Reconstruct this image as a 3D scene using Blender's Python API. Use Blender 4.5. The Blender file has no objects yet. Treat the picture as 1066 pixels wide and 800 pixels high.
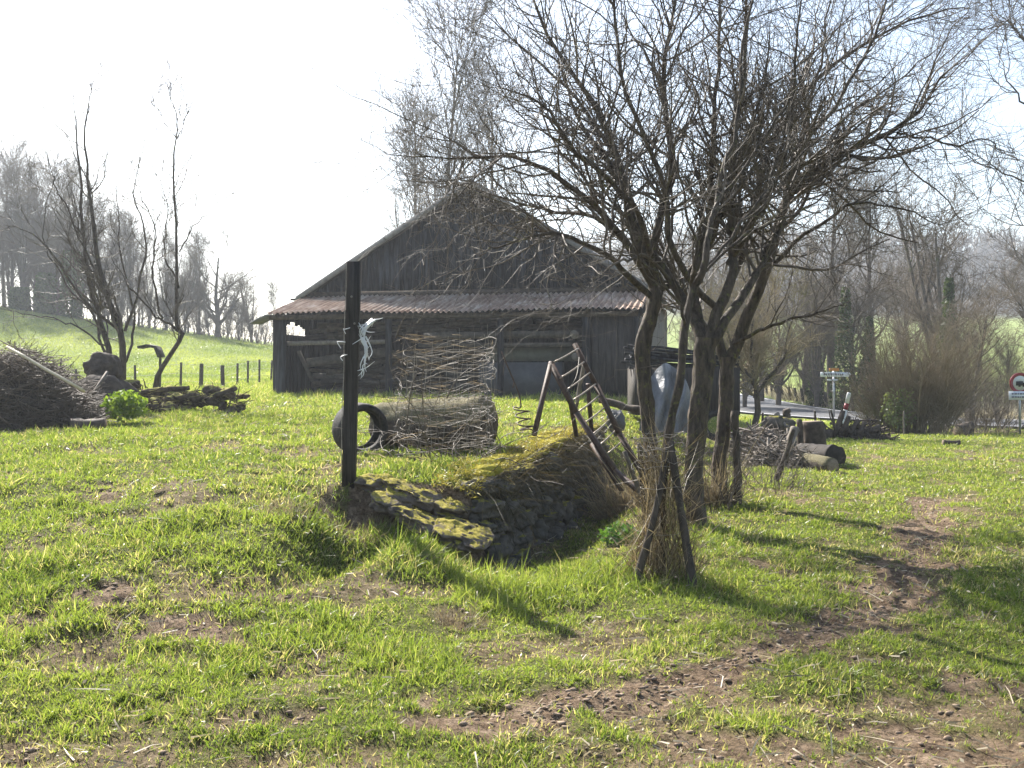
import bpy, bmesh, math, random
import numpy as np
from mathutils import Vector, Matrix
random.seed(7)
RNG = np.random.default_rng(7)
PI = math.pi
scene = bpy.context.scene
COL = scene.collection
F = 1036.0; CX = 533.0; HY = 390.0; CAMZ = 1.6

# ------------------------------------------------------------------ tags
def tag(o, label=None, cat=None, group=None, kind=None):
    if label: o['label'] = label
    if cat: o['category'] = cat
    if group: o['group'] = group
    if kind: o['kind'] = kind
    return o
def thing(name, label, cat, loc=(0, 0, 0), rz=0.0, group=None):
    o = bpy.data.objects.new(name, None); COL.objects.link(o)
    o.empty_display_size = 0.2
    o.location = loc; o.rotation_euler = (0, 0, rz)
    return tag(o, label, cat, group)
KIDS = {}
def copy_tree(o, parent=None):
    c = o.copy(); COL.objects.link(c)
    if parent is not None:
        c.parent = parent; c.matrix_parent_inverse = o.matrix_parent_inverse.copy()
        KIDS.setdefault(parent.name, []).append(c)
    for ch in list(KIDS.get(o.name, [])): copy_tree(ch, c)
    return c
def link_mesh(name, me, mat, parent=None, origin=None):
    o = bpy.data.objects.new(name, me); COL.objects.link(o)
    if mat is not None: me.materials.append(mat)
    if parent is not None:
        o.parent = parent; KIDS.setdefault(parent.name, []).append(o)
    return o

# ------------------------------------------------------------------ numpy helpers
def sstep(a, b, x):
    t = np.clip((x - a) / (b - a), 0, 1); return t * t * (3 - 2 * t)
_tab = np.random.default_rng(3).random((256, 256))
def vnoise(x, y):
    x = np.asarray(x, float); y = np.asarray(y, float)
    xi = np.floor(x).astype(int); yi = np.floor(y).astype(int)
    fx = x - xi; fy = y - yi
    fx = fx * fx * (3 - 2 * fx); fy = fy * fy * (3 - 2 * fy)
    a = _tab[xi % 256, yi % 256]; b = _tab[(xi + 1) % 256, yi % 256]
    c = _tab[xi % 256, (yi + 1) % 256]; d = _tab[(xi + 1) % 256, (yi + 1) % 256]
    return (a * (1 - fx) + b * fx) * (1 - fy) + (c * (1 - fx) + d * fx) * fy
def fbm(x, y, o=4):
    s = 0; a = .5; f = 1.
    for i in range(o):
        s = s + a * vnoise(x * f + 17.3 * i, y * f - 9.1 * i); a *= .5; f *= 2.03
    return s / (1 - .5 ** o)
def vnoise3(p, f):
    return (vnoise(p[..., 0] * f, p[..., 1] * f + 31) + vnoise(p[..., 1] * f + 7, p[..., 2] * f + 3) + vnoise(p[..., 2] * f + 11, p[..., 0] * f + 5)) / 3

def np_mesh(name, V, faces, smooth=False, cols=None):
    """faces: list of int arrays (K, n)"""
    me = bpy.data.meshes.new(name)
    V = np.ascontiguousarray(V, np.float32)
    me.vertices.add(len(V)); me.vertices.foreach_set('co', V.ravel())
    faces = [f for f in faces if len(f)]
    nl = sum(f.size for f in faces); nf = sum(len(f) for f in faces)
    me.loops.add(nl); me.loops.foreach_set('vertex_index', np.concatenate([f.ravel() for f in faces]).astype(np.int32))
    tot = np.concatenate([np.full(len(f), f.shape[1], np.int32) for f in faces])
    st = np.concatenate([[0], np.cumsum(tot)[:-1]]).astype(np.int32)
    me.polygons.add(nf); me.polygons.foreach_set('loop_start', st); me.polygons.foreach_set('loop_total', tot)
    if smooth: me.polygons.foreach_set('use_smooth', np.ones(nf, bool))
    me.update(calc_edges=True)
    if cols is not None:
        ca = me.color_attributes.new('Col', 'FLOAT_COLOR', 'POINT')
        c4 = np.ones((len(V), 4), np.float32); c4[:, :3] = cols
        ca.data.foreach_set('color', c4.ravel())
    return me

class Acc:
    """collects geometry for ONE mesh"""
    def __init__(s): s.V = []; s.Fc = []; s.n = 0; s.C = []
    def add(s, V, faces, col=None):
        V = np.asarray(V, float).reshape(-1, 3)
        for f in faces:
            f = np.asarray(f)
            if len(f): s.Fc.append(f + s.n)
        s.V.append(V); s.n += len(V)
        if col is not None: s.C.append(np.broadcast_to(np.asarray(col, float), (len(V), 3)))
    def mesh(s, name, smooth=False):
        V = np.concatenate(s.V)
        by = {}
        for f in s.Fc: by.setdefault(f.shape[1], []).append(f)
        cols = np.concatenate(s.C) if s.C and sum(len(c) for c in s.C) == len(V) else None
        return np_mesh(name, V, [np.concatenate(v) for v in by.values()], smooth, cols)
    def build(s, name, mat, parent=None, smooth=False, local=True):
        me = s.mesh(name, smooth)
        if parent is not None and local:
            bpy.context.view_layer.update()
            me.transform(parent.matrix_world.inverted())
        return link_mesh(name, me, mat, parent)
    # --- shapes
    def tubes(s, P, R, sides=4, cap=False, col=None):
        P = np.asarray(P, float); R = np.asarray(R, float)
        if P.ndim == 2: P = P[None]; R = R[None]
        K, n, _ = P.shape
        T = np.gradient(P, axis=1); T /= np.linalg.norm(T, axis=2, keepdims=True) + 1e-9
        ref = np.where(np.abs(T[:, :1, 2:3]) > .8, np.array([[[1., .2, 0]]]), np.array([[[.1, .2, 1.]]]))
        ref = np.broadcast_to(ref, T.shape)
        A = np.cross(T, ref); A /= np.linalg.norm(A, axis=2, keepdims=True) + 1e-9
        B = np.cross(T, A)
        ang = np.arange(sides) * 2 * PI / sides
        V = P[:, :, None] + R[:, :, None, None] * (A[:, :, None] * np.cos(ang)[None, None, :, None] + B[:, :, None] * np.sin(ang)[None, None, :, None])
        idx = np.arange(K * n * sides).reshape(K, n, sides)
        a = idx[:, :-1]; b = idx[:, 1:]
        Q = np.stack([a, np.roll(a, -1, 2), np.roll(b, -1, 2), b], -1).reshape(-1, 4)
        fs = [Q]
        if cap: fs += [idx[:, 0, ::-1].reshape(K, sides), idx[:, -1].reshape(K, sides)]
        s.add(V.reshape(-1, 3), fs, col)
    def log(s, a, b, r0, r1, sides=14, n=9, rough=.08, seed=0, bend=.0):
        """rough round timber with end caps"""
        a = np.array(a, float); b = np.array(b, float); r = np.random.default_rng(seed)
        t = np.linspace(0, 1, n); P = a + (b - a) * t[:, None]
        off = r.normal(size=3) * bend; P += np.sin(t * PI)[:, None] * off
        T = (b - a) / np.linalg.norm(b - a); ref = np.array([0, 0, 1.]) if abs(T[2]) < .9 else np.array([1., 0, 0])
        A = np.cross(T, ref); A /= np.linalg.norm(A); B = np.cross(T, A)
        ang = np.arange(sides) * 2 * PI / sides
        rad = (r0 + (r1 - r0) * t)[:, None] * (1 + rough * (vnoise(ang * 1.7 + seed * 3.1, t[:, None] * 5 + seed) - .5) * 2 + rough * .6 * (r.random((n, sides)) - .5))
        V = P[:, None] + rad[:, :, None] * (A * np.cos(ang)[:, None] + B * np.sin(ang)[:, None])
        V = V.reshape(-1, 3); idx = np.arange(n * sides).reshape(n, sides)
        x, y = idx[:-1], idx[1:]
        Q = np.stack([x, np.roll(x, -1, 1), np.roll(y, -1, 1), y], -1).reshape(-1, 4)
        s.add(V, [Q, idx[0, ::-1][None], idx[-1][None]])
    def box(s, c, size, rot=None, M=None, jit=0):
        h = np.array(size) / 2
        v = np.array([[x, y, z] for x in (-1, 1) for y in (-1, 1) for z in (-1, 1)], float) * h
        if jit: v += RNG.normal(size=v.shape) * jit
        if rot is not None:
            from mathutils import Euler
            R = np.array(Euler(rot).to_matrix()); v = v @ R.T
        v += np.array(c)
        if M is not None:
            M = np.array(M); v = v @ M[:3, :3].T + M[:3, 3]
        f = np.array([[0, 1, 3, 2], [4, 6, 7, 5], [0, 4, 5, 1], [2, 3, 7, 6], [0, 2, 6, 4], [1, 5, 7, 3]])
        s.add(v, [f])
    def beam(s, a, b, w, h, twist=0, jit=0):
        """rectangular bar from a to b"""
        a = np.array(a, float); b = np.array(b, float); T = b - a; L = np.linalg.norm(T); T /= L
        ref = np.array([0, 0, 1.]) if abs(T[2]) < .95 else np.array([0, 1., 0])
        A = np.cross(T, ref); A /= np.linalg.norm(A); B = np.cross(A, T)
        if twist: A, B = A * math.cos(twist) + B * math.sin(twist), B * math.cos(twist) - A * math.sin(twist)
        n = max(2, int(L / .35) + 1)
        t = np.linspace(0, 1, n); V = []
        cs = [(-1, -1), (1, -1), (1, 1), (-1, 1)]
        for i, tt in enumerate(t):
            j = RNG.normal(size=3) * jit if 0 < i < n - 1 else 0
            for (p, q) in cs: V.append(a + (b - a) * tt + A * p * w / 2 + B * q * h / 2 + j)
        idx = np.arange(n * 4).reshape(n, 4); x, y = idx[:-1], idx[1:]
        Q = np.stack([x, np.roll(x, -1, 1), np.roll(y, -1, 1), y], -1).reshape(-1, 4)
        s.add(V, [Q, idx[0, ::-1][None], idx[-1][None]])
    def blob(s, c, r, seed=0, sub=3, rough=.25, f=2.5, flat=.0):
        bm = bmesh.new(); bmesh.ops.create_icosphere(bm, subdivisions=sub, radius=1)
        V = np.array([v.co[:] for v in bm.verts]); Fc = np.array([[v.index for v in f_.verts] for f_ in bm.faces]); bm.free()
        n = vnoise3(V + 10 + seed * 3.7, f) - .5; n2 = vnoise3(V + 20 + seed * 1.7, f * 3) - .5
        V = V * (1 + rough * 2 * n + rough * .7 * n2)[:, None]
        V = V * np.array(r) + np.array(c)
        s.add(V, [Fc])
    def slivers(s, P, D, L, W, seg=1, bend=0.0, col=None, rng=RNG):
        """thin tapered blades: base P, unit dir D, length L, width W"""
        K = len(P); P = np.asarray(P); D = np.asarray(D)
        L = np.broadcast_to(L, (K,)); W = np.broadcast_to(W, (K,))
        side = np.cross(D, rng.normal(size=(K, 3))); side /= np.linalg.norm(side, axis=1, keepdims=True) + 1e-9
        bd = rng.normal(size=(K, 3)) * bend
        mid = P + D * (L * .55)[:, None] + bd * (L * .3)[:, None]
        tip = P + D * L[:, None] + bd * L[:, None] - np.array([0, 0, 1.]) * (bend * L * .35)[:, None]
        w = side * W[:, None] / 2
        V = np.stack([P - w, P + w, mid + w * .8, mid - w * .8, tip], 1).reshape(-1, 3)
        b = np.arange(K)[:, None] * 5
        s.add(V, [b + np.array([[0, 1, 2, 3]]), b + np.array([[3, 2, 4]])], None if col is None else np.repeat(col, 5, axis=0))
    def leaves(s, P, size, rng=RNG, col=None, flat=0):
        K = len(P); a = rng.normal(size=(K, 3)); a[:, 2] *= (1 - flat); a /= np.linalg.norm(a, axis=1, keepdims=True)
        b = np.cross(a, rng.normal(size=(K, 3))); b /= np.linalg.norm(b, axis=1, keepdims=True)
        if flat: b[:, 2] *= (1 - flat)
        sz = (np.broadcast_to(size, (K,)) * rng.uniform(.6, 1.3, K))[:, None]
        V = np.stack([P - a * sz, P + b * sz * .55, P + a * sz, P - b * sz * .55], 1).reshape(-1, 3)
        s.add(V, [np.arange(K * 4).reshape(K, 4)], None if col is None else np.repeat(col, 4, axis=0))

def catmull(pts, n):
    pts = np.array(pts, float); p = np.vstack([2 * pts[0] - pts[1], pts, 2 * pts[-1] - pts[-2]])
    m = len(pts) - 1; t = np.linspace(0, m - 1e-6, n); i = t.astype(int); u = (t - i)[:, None]
    a, b, c, d = p[i], p[i + 1], p[i + 2], p[i + 3]
    return .5 * (2 * b + (c - a) * u + (2 * a - 5 * b + 4 * c - d) * u * u + (3 * b - a - 3 * c + d) * u ** 3)
def grow(P, R, K, ang=(25, 60), length=(.3, .6), n=6, rr=.6, up=.05, wob=.12, t0=.15, t1=1., rmin=.001, absL=False, rng=RNG, taper=.3, tpow=1.0):
    Lp = np.linalg.norm(np.diff(P, axis=1), axis=2).sum(1)
    i = rng.choice(len(P), K, p=Lp / Lp.sum())
    t = t0 + (t1 - t0) * rng.random(K) ** tpow
    m = P.shape[1] - 1; f = np.clip(t * m, 0, m - 1e-4); k = f.astype(int); u = (f - k)[:, None]
    base = P[i, k] * (1 - u) + P[i, k + 1] * u
    T = P[i, k + 1] - P[i, k]; T /= np.linalg.norm(T, axis=1, keepdims=True) + 1e-9
    N = np.cross(T, rng.normal(size=(K, 3))); N /= np.linalg.norm(N, axis=1, keepdims=True) + 1e-9
    a = np.radians(rng.uniform(*ang, K))[:, None]
    d = T * np.cos(a) + N * np.sin(a)
    L = rng.uniform(*length, K)
    if not absL: L = L * Lp[i] * (1 - .45 * t)
    r0 = np.maximum((R[i, k] * (1 - u[:, 0]) + R[i, k + 1] * u[:, 0]) * rr, rmin)
    out = [base]; pos = base
    for s_ in range(n - 1):
        d = d + rng.normal(size=(K, 3)) * wob; d[:, 2] += up; d /= np.linalg.norm(d, axis=1, keepdims=True)
        pos = pos + d * (L / (n - 1))[:, None]; out.append(pos)
    tt = np.linspace(1, taper, n)
    return np.stack(out, 1), np.maximum(r0[:, None] * tt, rmin * .6)

# ------------------------------------------------------------------ pixel -> world
def P(px, py, D): return np.array([(px - CX) / F * D, D, CAMZ + (HY - py) / F * D])

# ------------------------------------------------------------------ terrain
EY = [0, 5.5, 7.0, 8.2, 8.95, 14.7, 19, 27, 40, 60, 100, 900]
EX = [-2.6, -2.0, -1.3, -.75, -.28, 1.23, 2.3, 4.9, 7.2, 7.5, 8, 20]
WY = [0, 6.5, 7.8, 8.7, 14.8, 18, 28, 60]; WW = [2.5, 2.0, .9, .16, .16, 1.2, 2.5, 5]
PY = [0, 3, 4.5, 6, 7.5, 8.6, 9.5, 12, 15, 29, 50, 900]; PZ = [0, 0, .05, .2, .4, .58, .66, .75, .82, .93, 1.25, 1.25]
RY = [0, 24, 28, 31, 34, 50, 60, 90, 150, 250, 300, 400, 500, 900]; RZ = [0, 0, -.1, -.3, -.36, -.36, -.1, 0.6, 5, 16, 25, 52, 60, 60]
def gz_base(x, y):
    x = np.asarray(x, float); y = np.asarray(y, float)
    ex = np.interp(y, EY, EX); w = np.interp(y, WY, WW)
    L = sstep(-w, w, ex - x)
    left = np.interp(y, PY, PZ)
    hill = sstep(47, 82, y) * np.clip(3.8 - 1.25 + (-19 - x) * .14, 0, 9)
    z = np.interp(y, RY, RZ) * (1 - L) + (left + hill) * L
    # side fall-off far left crest
    return z
ROAD = catmull([(60, 27.5), (45, 28.5), (31, 31), (22.5, 35.5), (17, 42), (14.2, 50), (13.4, 62), (13.6, 80), (15, 110)], 120)
def road_dist(x, y):
    x = np.asarray(x, float); y = np.asarray(y, float)
    if x.size > 4000:
        out = np.full(x.shape, 99.); m = (y > 20) & (y < 120) & (x > 5) & (x < 70)
        if m.any(): out[m] = road_dist_raw(x[m], y[m])
        return out
    return road_dist_raw(x, y)
def road_dist_raw(x, y):
    d = np.full(x.shape, 99.)
    for k in range(len(ROAD)): d = np.minimum(d, np.hypot(x - ROAD[k, 0], y - ROAD[k, 1]))
    return d
def on_road(x, y, m=0): return road_dist(x, y) < 2.9 + m
def gz(x, y):
    x = np.asarray(x, float); y = np.asarray(y, float)
    z = gz_base(x, y)
    near = (1 - sstep(20, 45, y)) * sstep(3, 5, road_dist(x, y))
    s = soil(x, y)
    z = z + near * ((fbm(x * 1.1, y * 1.1, 3) - .5) * .13 + (fbm(x * 4, y * 4, 3) - .5) * .045) + (1 - near) * (fbm(x * .12, y * .12, 3) - .5) * .5 * sstep(60, 120, y) * sstep(3, 8, road_dist(x, y))
    z = z - s * .03 * near + s * ((fbm(x * 9, y * 9, 3) - .5) * .06 + (fbm(x * 19, y * 19, 2) - .5) * .03) * near
    z = z - .3 * sstep(-1.8, -1.3, x) * (1 - sstep(8.72, 9.0, y)) * sstep(6.2, 8.0, y) * sstep(-.1, .3, (np.interp(y, EY, EX) - x))
    # damp shaded hollow at the wall foot
    ex = np.interp(y, EY, EX); z = z - .26 * np.exp(-((x - ex - .42) / .42) ** 2) * sstep(8.0, 8.9, y) * (1 - sstep(13, 15, y))
    return z
SOIL = []
def blob_px(px, py, rx, ry, s=1.0):
    D = CAMZ * F / (py - HY); SOIL.append(((px - CX) / F * D, D, rx / F * D, ry / F * D * D / CAMZ, s))
for b in [(860, 730, 70, 14, .8), (930, 790, 90, 16, 1), (820, 790, 60, 10, .9), (985, 735, 60, 12, .9), (600, 735, 50, 8, .9), (690, 706, 50, 9, .9), (765, 682, 40, 9, 1), (835, 660, 40, 10, 1), (895, 632, 36, 10, 1), (935, 604, 32, 10, 1), (955, 578, 26, 9, 1), (540, 742, 60, 9, .9), (650, 722, 60, 10, .9), (735, 690, 60, 14, 1), (800, 672, 60, 12, 1), (870, 648, 60, 14, 1), (920, 618, 50, 12, 1), (950, 590, 30, 10, .95), (965, 565, 26, 9, 1), (968, 540, 18, 8, .9),
          (900, 690, 60, 5, .9), (880, 634, 60, 10, .95), (1050, 715, 80, 16, 1.1), (960, 760, 90, 25, 1), (1040, 780, 80, 30, 1), (740, 770, 60, 18, .95), (780, 735, 70, 12, .6), (1010, 640, 60, 10, .5), (620, 775, 60, 10, .5),
          (990, 570, 30, 8, .6), (785, 583, 14, 5, .9), (690, 750, 60, 14, .8)]: blob_px(*b)
def blob_xy(px, py, rx, ry, s):      # left bank: ground is higher there
    D = 6.0
    for _ in range(20): D = (CAMZ - float(gz_base((px - CX) / F * D, D))) * F / (py - HY)
    h = CAMZ - float(gz_base((px - CX) / F * D, D))
    SOIL.append(((px - CX) / F * D, D, rx / F * D, ry / F * D * D / h, s))
for b in [(200, 577, 45, 9, 1.1), (122, 610, 24, 8, 1), (35, 648, 30, 9, 1), (105, 505, 30, 5, .9), (175, 470, 20, 3, .9), (285, 528, 28, 9, .8), (330, 583, 30, 12, .9), (245, 748, 40, 10, .9), (320, 742, 30, 8, .8), (20, 780, 20, 8, .9), (160, 785, 50, 8, .8), (305, 470, 22, 3, .8), (345, 600, 30, 10, .6), (80, 470, 25, 3, .6), (30, 560, 30, 6, .5), (470, 640, 18, 8, .9)]: blob_xy(*b)
TRK = np.array([((px - CX) / F * (CAMZ * F / (py - HY)), CAMZ * F / (py - HY)) for px, py in [(520, 744), (570, 737), (640, 724), (720, 698), (790, 675), (850, 655), (905, 630), (940, 600), (958, 570), (968, 545), (972, 520)]])
def track(x, y):
    d = np.full(np.shape(x), 9.)
    for k in range(len(TRK) - 1):
        a, b = TRK[k], TRK[k + 1]; ab = b - a; t = np.clip(((x - a[0]) * ab[0] + (y - a[1]) * ab[1]) / (ab @ ab), 0, 1)
        d = np.minimum(d, np.hypot(x - a[0] - t * ab[0], y - a[1] - t * ab[1]))
    return d
def soil(x, y):
    x = np.asarray(x, float); y = np.asarray(y, float)
    m = np.zeros(np.broadcast(x, y).shape)
    n = fbm(x * 2.6, y * 2.6, 4) - .5; n2 = fbm(x * 11, y * 11, 3) - .5
    m = 1.1 * (1 - sstep(.14, .46, track(x, y) + n * .75 + n2 * .35))
    for (cx, cy, rx, ry, s) in SOIL:
        d = np.sqrt(((x - cx) / (rx + .05)) ** 2 + ((y - cy) / (ry + .05)) ** 2)
        m = np.maximum(m, s * (1 - sstep(.45, 1.2, d + n * 2.0 + n2 * 1.5)))
    m = np.maximum(m, sstep(.54, .68, fbm(x * 1.7 + 40, y * 1.7, 4)) * .75 * (y < 25))
    m = np.maximum(m, sstep(.55, .68, fbm(x * 6 + 4, y * 6, 3)) * .5 * sstep(.45, .55, fbm(x * .8, y * .8 + 30, 2)) * (y < 18))
    ex_ = np.interp(y, EY, EX); m = np.maximum(m, 1.0 * (y > 8.5) * (y < 9.02) * (x > -1.45) * (x < ex_ + .2)); m = np.maximum(m, .8 * (y > 8.8) * (y < 15) * np.exp(-((x - ex_ - .1) / .25) ** 2))
    return np.clip(m, 0, 1)
def G(px, D):
    x = (px - CX) / F * D; return np.array([x, D, float(gz(x, D))])
def GR(px, py):
    """ground point seen at a picture position"""
    D = 8.0
    for _ in range(30):
        D = .5 * D + .5 * np.clip((CAMZ - float(gz((px - CX) / F * D, D))) * F / max(py - HY, 1), 2, 200)
    return G(px, D)
def gzs(x, y): return float(gz(x, y))

# ------------------------------------------------------------------ materials
def mat(name, build):
    m = bpy.data.materials.new(name); m.use_nodes = True
    nt = m.node_tree; nt.nodes.clear()
    out = nt.nodes.new('ShaderNodeOutputMaterial')
    class N: pass
    h = N(); h.nt = nt
    def node(t, **kw):
        n = nt.nodes.new(t)
        for k, v in kw.items():
            if k.startswith('i_'):
                key = k[2:]; key = int(key) if key.isdigit() else key.replace('_', ' ')
                n.inputs[key].default_value = v
            else: setattr(n, k, v)
        return n
    h.node = node; h.link = lambda a, b: nt.links.new(a, b)
    def noise(scale, detail=5, rough=.6, vec=None, dist=0):
        n = node('ShaderNodeTexNoise'); n.inputs['Scale'].default_value = scale; n.inputs['Detail'].default_value = detail
        n.inputs['Roughness'].default_value = rough; n.inputs['Distortion'].default_value = dist
        h.link(vec if vec is not None else node('ShaderNodeTexCoord').outputs['Object'], n.inputs['Vector'])
        return n.outputs['Fac']
    h.noise = noise
    def coords(kind='Object', scale=(1, 1, 1)):
        tc = node('ShaderNodeTexCoord'); mp = node('ShaderNodeMapping'); mp.inputs['Scale'].default_value = scale
        h.link(tc.outputs[kind], mp.inputs['Vector']); return mp.outputs['Vector']
    h.coords = coords
    def ramp(fac, stops):
        r = node('ShaderNodeValToRGB'); e = r.color_ramp.elements
        while len(e) < len(stops): e.new(.5)
        for k, (p, c) in enumerate(stops): e[k].position = p; e[k].color = (*c, 1) if len(c) == 3 else c
        h.link(fac, r.inputs['Fac']); return r.outputs['Color']
    h.ramp = ramp
    def mix(fac, a, b, bt='MIX'):
        n = node('ShaderNodeMix', data_type='RGBA', blend_type=bt)
        for s, v in ((0, fac), (6, a), (7, b)):
            if hasattr(v, 'node'): h.link(v, n.inputs[s])
            elif s == 0: n.inputs[0].default_value = v
            else: n.inputs[s].default_value = (*v, 1)
        return n.outputs[2]
    h.mix = mix
    def bsdf(col, rough=.85, spec=.3, bump=None, bstr=.5, bdist=.02, metal=0):
        b = node('ShaderNodeBsdfPrincipled'); b.inputs['Roughness'].default_value = rough
        b.inputs['Specular IOR Level'].default_value = spec; b.inputs['Metallic'].default_value = metal
        if hasattr(col, 'node'): h.link(col, b.inputs['Base Color'])
        else: b.inputs['Base Color'].default_value = (*col, 1)
        if bump is not None:
            bn = node('ShaderNodeBump'); bn.inputs['Strength'].default_value = bstr; bn.inputs['Distance'].default_value = bdist
            h.link(bump, bn.inputs['Height']); h.link(bn.outputs[0], b.inputs['Normal'])
        return b.outputs[0]
    h.bsdf = bsdf
    sh = build(h); nt.links.new(sh, out.inputs['Surface'])
    return m
def simple(name, c0, c1, scale=8, rough=.85, spec=.3, stretch=(1, 1, 1), bstr=.5, bdist=.01, moss=None, metal=0, mossamt=.58, third=None):
    def b(h):
        v = h.coords('Object', stretch); n = h.noise(scale, 6, .65, v)
        c = h.ramp(n, [(.3, c0), (.7, c1)])
        if third is not None:
            n3 = h.noise(scale * .35, 4, .6, v); f3 = h.ramp(n3, [(.5, (0, 0, 0)), (.66, (1, 1, 1))]); c = h.mix(f3, c, third)
        if moss is not None:
            n2 = h.noise(scale * .6, 5, .7, h.coords('Object'))
            f = h.ramp(n2, [(mossamt - .06, (0, 0, 0)), (mossamt + .06, (1, 1, 1))])
            c = h.mix(f, c, moss)
        return h.bsdf(c, rough, spec, n, bstr, bdist, metal)
    return mat(name, b)
def topmoss(name, c0, c1, moss0, moss1, scale=6, stretch=(1, 1, 1), thr=.35):
    """stone or bark with moss growing on faces that look up"""
    def b(h):
        v = h.coords('Object', stretch); n = h.noise(scale, 6, .65, v)
        c = h.ramp(n, [(.3, c0), (.7, c1)])
        g = h.node('ShaderNodeNewGeometry'); sp = h.node('ShaderNodeSeparateXYZ'); h.link(g.outputs['Normal'], sp.inputs[0])
        n2 = h.noise(scale * .7, 5, .7, h.coords('Object'))
        ad = h.node('ShaderNodeMath', operation='MULTIPLY_ADD'); h.link(n2, ad.inputs[0]); ad.inputs[1].default_value = 1.2; h.link(sp.outputs[2], ad.inputs[2])
        hf = h.node('ShaderNodeMath', operation='MULTIPLY'); h.link(ad.outputs[0], hf.inputs[0]); hf.inputs[1].default_value = .5
        f = h.ramp(hf.outputs[0], [(thr, (0, 0, 0)), (thr + .08, (1, 1, 1))])
        mc = h.ramp(h.noise(scale * 5, 4, .6), [(.3, moss0), (.7, moss1)])
        return h.bsdf(h.mix(f, c, mc), .95, .1, h.noise(scale * 4, 6, .7), .7, .02)
    return mat(name, b)
M = {}
M['bark'] = simple('bark', (.016, .012, .009), (.125, .093, .068), 22, moss=(.13, .125, .04), mossamt=.62, stretch=(1, 1, .25), bstr=1, bdist=.03, rough=.75)
M['twig'] = simple('twig_bark', (.042, .031, .024), (.15, .115, .082), 5, moss=(.16, .15, .05), mossamt=.66, rough=.6, spec=.4)
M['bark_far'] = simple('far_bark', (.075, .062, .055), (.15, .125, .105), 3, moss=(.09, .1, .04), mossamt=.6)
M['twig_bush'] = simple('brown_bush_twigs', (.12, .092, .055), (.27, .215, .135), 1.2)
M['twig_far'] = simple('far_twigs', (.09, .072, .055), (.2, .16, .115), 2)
M['twig_olive'] = simple('olive_twigs', (.17, .135, .08), (.32, .26, .15), 1.2, moss=(.14, .14, .05))
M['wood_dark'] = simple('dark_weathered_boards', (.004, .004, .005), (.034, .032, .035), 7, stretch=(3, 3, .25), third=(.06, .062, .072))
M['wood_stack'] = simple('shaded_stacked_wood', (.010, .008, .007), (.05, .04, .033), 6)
M['heapmoss'] = topmoss('mossy_rotten_wood', (.03, .022, .016), (.16, .12, .085), (.12, .12, .025), (.30, .27, .08), 9, thr=.64)
M['wood_gray'] = simple('grey_weathered_wood', (.1, .085, .07), (.24, .205, .17), 9, stretch=(1, 1, 1))
M['wood_mid'] = simple('brown_weathered_wood', (.03, .022, .017), (.11, .082, .06), 9)
M['wood_pale'] = simple('pale_sawn_wood', (.5, .42, .28), (.68, .58, .42), 12, rough=.6)
M['post'] = simple('dark_post_wood', (.010, .008, .007), (.075, .062, .053), 30, stretch=(1.5, 1.5, .08), rough=.75, bstr=1, bdist=.02)
M['stake'] = simple('stake_wood', (.025, .02, .016), (.11, .085, .065), 14, stretch=(1, 1, .3), moss=(.12, .12, .05), mossamt=.66)
M['endgrain'] = simple('cut_wood_end', (.16, .12, .085), (.3, .24, .17), 20)
M['rust'] = simple('rusty_iron', (.028, .016, .012), (.10, .058, .04), 22, rough=.7, spec=.5)
M['rod'] = simple('worn_iron_rod', (.16, .13, .1), (.32, .27, .21), 20, rough=.4, spec=.6, metal=.5)
M['wire'] = simple('old_fence_wire', (.14, .12, .10), (.34, .30, .25), 30, rough=.6, spec=.4)
M['tyre'] = simple('weathered_rubber', (.018, .017, .016), (.05, .046, .042), 30, rough=.85)
M['log'] = topmoss('mossy_log_bark', (.03, .024, .02), (.17, .14, .115), (.11, .10, .055), (.21, .185, .12), 10, stretch=(.3, 1, 1), thr=.36)
M['stone'] = topmoss('mossy_stone', (.045, .04, .035), (.17, .15, .125), (.12, .12, .02), (.33, .28, .06), 7, thr=.72)
M['plastic'] = simple('torn_white_plastic', (.62, .62, .64), (.82, .82, .84), 20, rough=.4)
M['tarp'] = simple('pale_plastic_sheet', (.09, .095, .105), (.2, .205, .22), 3, rough=.45, spec=.5, bstr=1, bdist=.06)
M['asphalt'] = simple('asphalt', (.09, .09, .095), (.13, .13, .135), 3, rough=.6)
M['paint'] = simple('white_road_paint', (.6, .6, .6), (.8, .8, .8), 6)
M['white'] = simple('white_plastic', (.72, .72, .72), (.82, .82, .82), 6, rough=.4)
M['red'] = simple('red_plastic', (.2, .02, .028), (.28, .035, .04), 6, rough=.4)
M['black'] = simple('black_paint', (.012, .012, .014), (.03, .03, .03), 6, rough=.5)
M['steel'] = simple('galvanised_steel', (.3, .31, .32), (.42, .43, .44), 12, rough=.4, metal=.6)
M['signface'] = simple('pale_sign_face', (.6, .62, .66), (.72, .74, .78), 10, rough=.4)
M['signtext'] = simple('grey_sign_lettering', (.12, .13, .17), (.2, .2, .25), 10, rough=.5)
M['yellowpaint'] = simple('orange_sign_face', (.5, .18, .03), (.6, .25, .05), 10, rough=.5)
M['panel'] = simple('dull_green_panel', (.09, .095, .08), (.14, .14, .115), 5, rough=.6)
M['greybox'] = simple('grey_painted_board', (.06, .06, .065), (.1, .1, .105), 5, rough=.6)

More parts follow.
